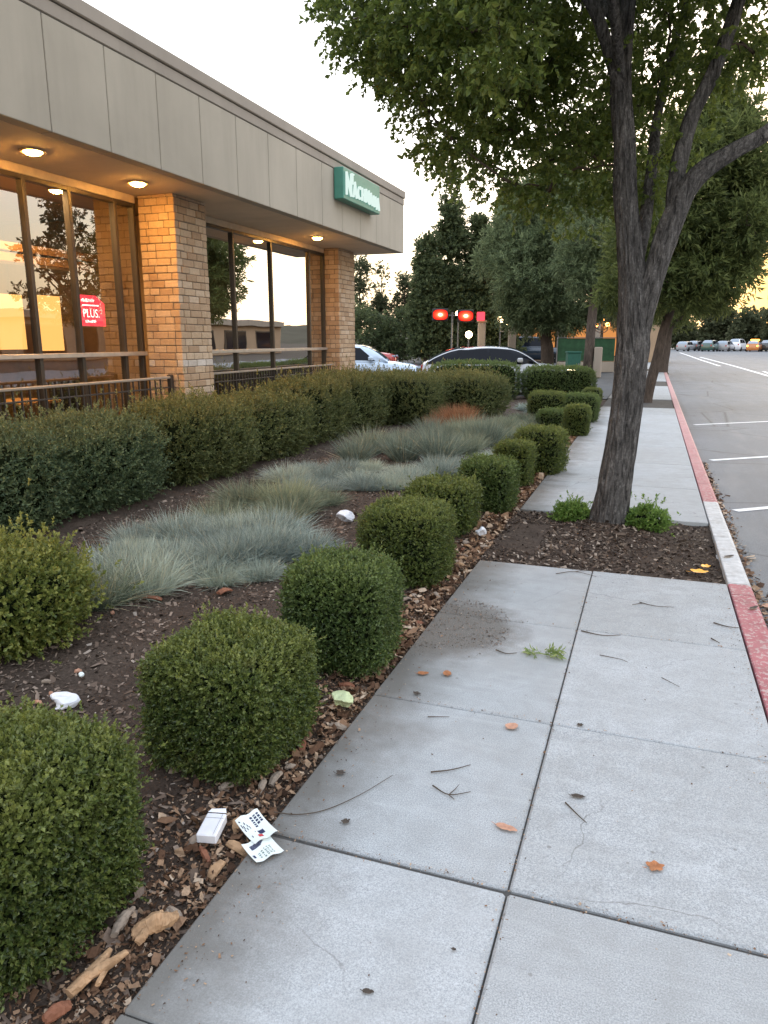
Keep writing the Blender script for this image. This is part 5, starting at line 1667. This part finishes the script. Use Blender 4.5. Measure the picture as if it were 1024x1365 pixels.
def twig(pts, r, label, z=.004, side=None):
    r *= .62
    P = [(x, y, z+r+.001*math.sin(i*2)) for i, (x, y) in enumerate(pts)]
    mb = MB()
    S = spline([(*p, r*(1-.6*i/(len(P)-1))) for i, p in enumerate(P)], 5)
    mb.tube(S[:, :3], list(S[:, 3]), 6)
    for s in side or []:
        q = [(x, y, z+r) for x, y in s]
        mb.tube(q, [r*.7, r*.5, r*.3][:len(q)], 5)
    o = mb.build('twig', [M['twig']])
    return tag(o, label, 'twig')
twig([(-1.115, 1.985), (-1.03, 2.0), (-.95, 2.06), (-.87, 2.18), (-.80, 2.33)], .0035, 'long thin curved twig across the left slab near the flyers')
twig([(-.67, 2.40), (-.60, 2.44), (-.54, 2.50)], .005, 'straight dark twig left of the seam, above the forked one')
twig([(-.64, 2.32), (-.57, 2.285), (-.50, 2.33)], .0045, 'star shaped forked twig left of the seam', side=[[(-.57, 2.285), (-.555, 2.33), (-.55, 2.36)], [(-.57, 2.285), (-.545, 2.265)]])
twig([(-.17, 2.38), (-.12, 2.32), (-.09, 2.29)], .0045, 'short dark twig right of the seam, below the dark grey leaf')
twig([(.04, 4.62), (.13, 4.58), (.24, 4.60)], .005, 'straight twig in the middle of the far right slab', side=[[(.06, 4.61), (.0, 4.56)]])
twig([(.45, 4.40), (.52, 4.36), (.58, 4.37)], .007, 'dark twig touching the red kerb')
twig([(.42, 4.15), (.46, 4.09)], .006, 'short dark twig right, near the far cross joint')
twig([(-.26, 4.02), (-.15, 3.99), (-.05, 4.03)], .006, 'twig lying on the far cross joint by the seam')
twig([(-.66, 3.60), (-.60, 3.57), (-.55, 3.60)], .006, 'short dark twig left of the green cut sprig')
twig([(-.52, 5.03), (-.40, 5.12), (-.25, 5.06)], .005, 'forked twig at the edge of the tree cutout on the seam', side=[[(-.40, 5.12), (-.33, 5.19)]])
twig([(-.80, 2.80), (-.71, 2.83)], .004, 'small twig on the left slab below the cross joint')
twig([(-.14, 3.72), (-.04, 3.70), (.0, 3.68)], .0035, 'thin pale twig right of the green cut sprig')
twig([(.16, 3.55), (.24, 3.47)], .003, 'thin faint twig on the middle right slab')
twig([(-.70, 6.0), (-.55, 6.1), (-.4, 6.05)], .006, 'twig in the mulch of the tree cutout, left of the trunk', z=.0)
twig([(.28, 6.15), (.42, 6.3), (.55, 6.25)], .009, 'pale stick in the tree cutout near the kerb', z=-.01)
twig([(.40, 5.75), (.48, 5.85), (.56, 5.78)], .009, 'curved stick behind the orange leaves', z=-.01)

# green cut sprig on the walk
rg_ = np.random.default_rng(61)
sp = empty('cut_sprig', (-.41, 3.62, .004), R(4)); sp.scale = (.66, .8, .8); tag(sp, 'cut green leafy sprig lying on the left slab by the seam', 'sprig')
n = 26
P = np.stack([rg_.uniform(-.10, .10, n), rg_.normal(0, .028, n), rg_.uniform(.005, .03, n)], 1)
A = np.stack([np.sign(P[:, 0]+.02)*rg_.uniform(.3, 1, n), rg_.normal(0, .5, n), rg_.uniform(.0, .35, n)], 1)
V = sprigs(P, A, 5, np.full(n, .035), np.full(n, .05), np.full(n, .013), rg_)
V[:, 2] = np.maximum(V[:, 2], .003)
link('leaves', np_mesh('leaves', V, quads_for(len(V)//4), M['greensprig']), sp)
MB().tube([(-.12, .01, .006), (-.03, 0, .012), (.10, -.012, .006)], [.003, .004, .002], 6).build('stem', [M['greensprig']], sp)

# ------------------------------------------------------------------ sky, sun, camera
SUN_AZ, SUN_EL = R(9), R(7)
world = bpy.data.worlds.new('World'); scene.world = world
world.use_nodes = True
nt = world.node_tree; nt.nodes.clear()
def wn(t, **k):
    n = nt.nodes.new(t)
    for a, b in k.items(): setattr(n, a, b)
    return n
sky = wn('ShaderNodeTexSky', sky_type='NISHITA', sun_disc=False, sun_elevation=SUN_EL, sun_rotation=SUN_AZ, altitude=50, air_density=1.0, dust_density=2.5, ozone_density=1.0)
hsv = wn('ShaderNodeHueSaturation'); hsv.inputs['Saturation'].default_value = .55; hsv.inputs['Value'].default_value = 2.0
nt.links.new(sky.outputs[0], hsv.inputs['Color'])
# thin bright haze over the sky, warmer low down
tc = wn('ShaderNodeTexCoord'); sx = wn('ShaderNodeSeparateXYZ'); nt.links.new(tc.outputs['Generated'], sx.inputs[0])
rp = wn('ShaderNodeValToRGB'); nt.links.new(sx.outputs[2], rp.inputs[0])
e = rp.color_ramp.elements
e[0].position = 0.0; e[0].color = (13, 9.0, 4.8, 1)
e[1].position = .6; e[1].color = (17.6, 19.2, 21.8, 1)
x = e.new(.10); x.color = (19, 14.6, 8.8, 1)
x = e.new(.24); x.color = (21, 20.4, 19.8, 1)
mx = wn('ShaderNodeMix', data_type='RGBA', blend_type='MIX'); mx.inputs[0].default_value = .62
nt.links.new(hsv.outputs[0], mx.inputs[6]); nt.links.new(rp.outputs[0], mx.inputs[7])
sv = (math.sin(SUN_AZ)*math.cos(R(3)), math.cos(SUN_AZ)*math.cos(R(3)), math.sin(R(3)))
dt = wn('ShaderNodeVectorMath', operation='DOT_PRODUCT'); nt.links.new(tc.outputs['Generated'], dt.inputs[0]); dt.inputs[1].default_value = sv
gr = wn('ShaderNodeValToRGB'); nt.links.new(dt.outputs['Value'], gr.inputs[0])
ge = gr.color_ramp.elements
ge[0].position = .93; ge[0].color = (0, 0, 0, 1); ge[1].position = 1.0; ge[1].color = (1, 1, 1, 1)
x = ge.new(.985); x.color = (.6, .6, .6, 1)
ad = wn('ShaderNodeMix', data_type='RGBA', blend_type='MIX'); nt.links.new(gr.outputs[0], ad.inputs[0])
nt.links.new(mx.outputs[2], ad.inputs[6]); ad.inputs[7].default_value = (17, 10.2, 3.0, 1)
bg = wn('ShaderNodeBackground'); bg.inputs['Strength'].default_value = .15
nt.links.new(ad.outputs[2], bg.inputs['Color'])
wo = wn('ShaderNodeOutputWorld'); nt.links.new(bg.outputs[0], wo.inputs['Surface'])

sl = bpy.data.lights.new('sun', 'SUN'); sl.energy = .6; sl.angle = R(6); sl.color = (1.0, .80, .55)
so = bpy.data.objects.new('sun', sl); COL.objects.link(so)
sd = Vector((math.sin(SUN_AZ)*math.cos(SUN_EL), math.cos(SUN_AZ)*math.cos(SUN_EL), math.sin(SUN_EL)))
so.rotation_euler = sd.to_track_quat('Z', 'Y').to_euler()

# warm lamps inside the shop; the one by the glass added to light the bulkhead
for k, (x, y) in enumerate(((-9.2, 4.5), (-7.75, 7.6), (-10, 13.5))):
    ld = bpy.data.lights.new('interior_light', 'AREA'); ld.shape = 'DISK'; ld.size = .5; ld.energy = 90 if k < 2 else 40; ld.color = (1.0, .62, .28)
    lo = bpy.data.objects.new('interior_light', ld); COL.objects.link(lo); lo.location = (x, y, ZS-.1)

cam = bpy.data.cameras.new('camera'); co = bpy.data.objects.new('camera', cam); COL.objects.link(co)
co.location = (0, 0, 1.6)
co.rotation_euler = (R(90-13.18), 0, R(19.68))
cam.sensor_fit = 'VERTICAL'; cam.sensor_height = 36; cam.sensor_width = 27
cam.lens = 980/1365*36
cam.clip_start = .05; cam.clip_end = 3000
scene.camera = co
scene.view_settings.view_transform = 'Standard'
scene.view_settings.look = 'None'
scene.view_settings.exposure = 0
scene.cycles.max_bounces = 8
scene.cycles.transparent_max_bounces = 12
scene.cycles.use_denoising = True
scene.cycles.sample_clamp_indirect = 6
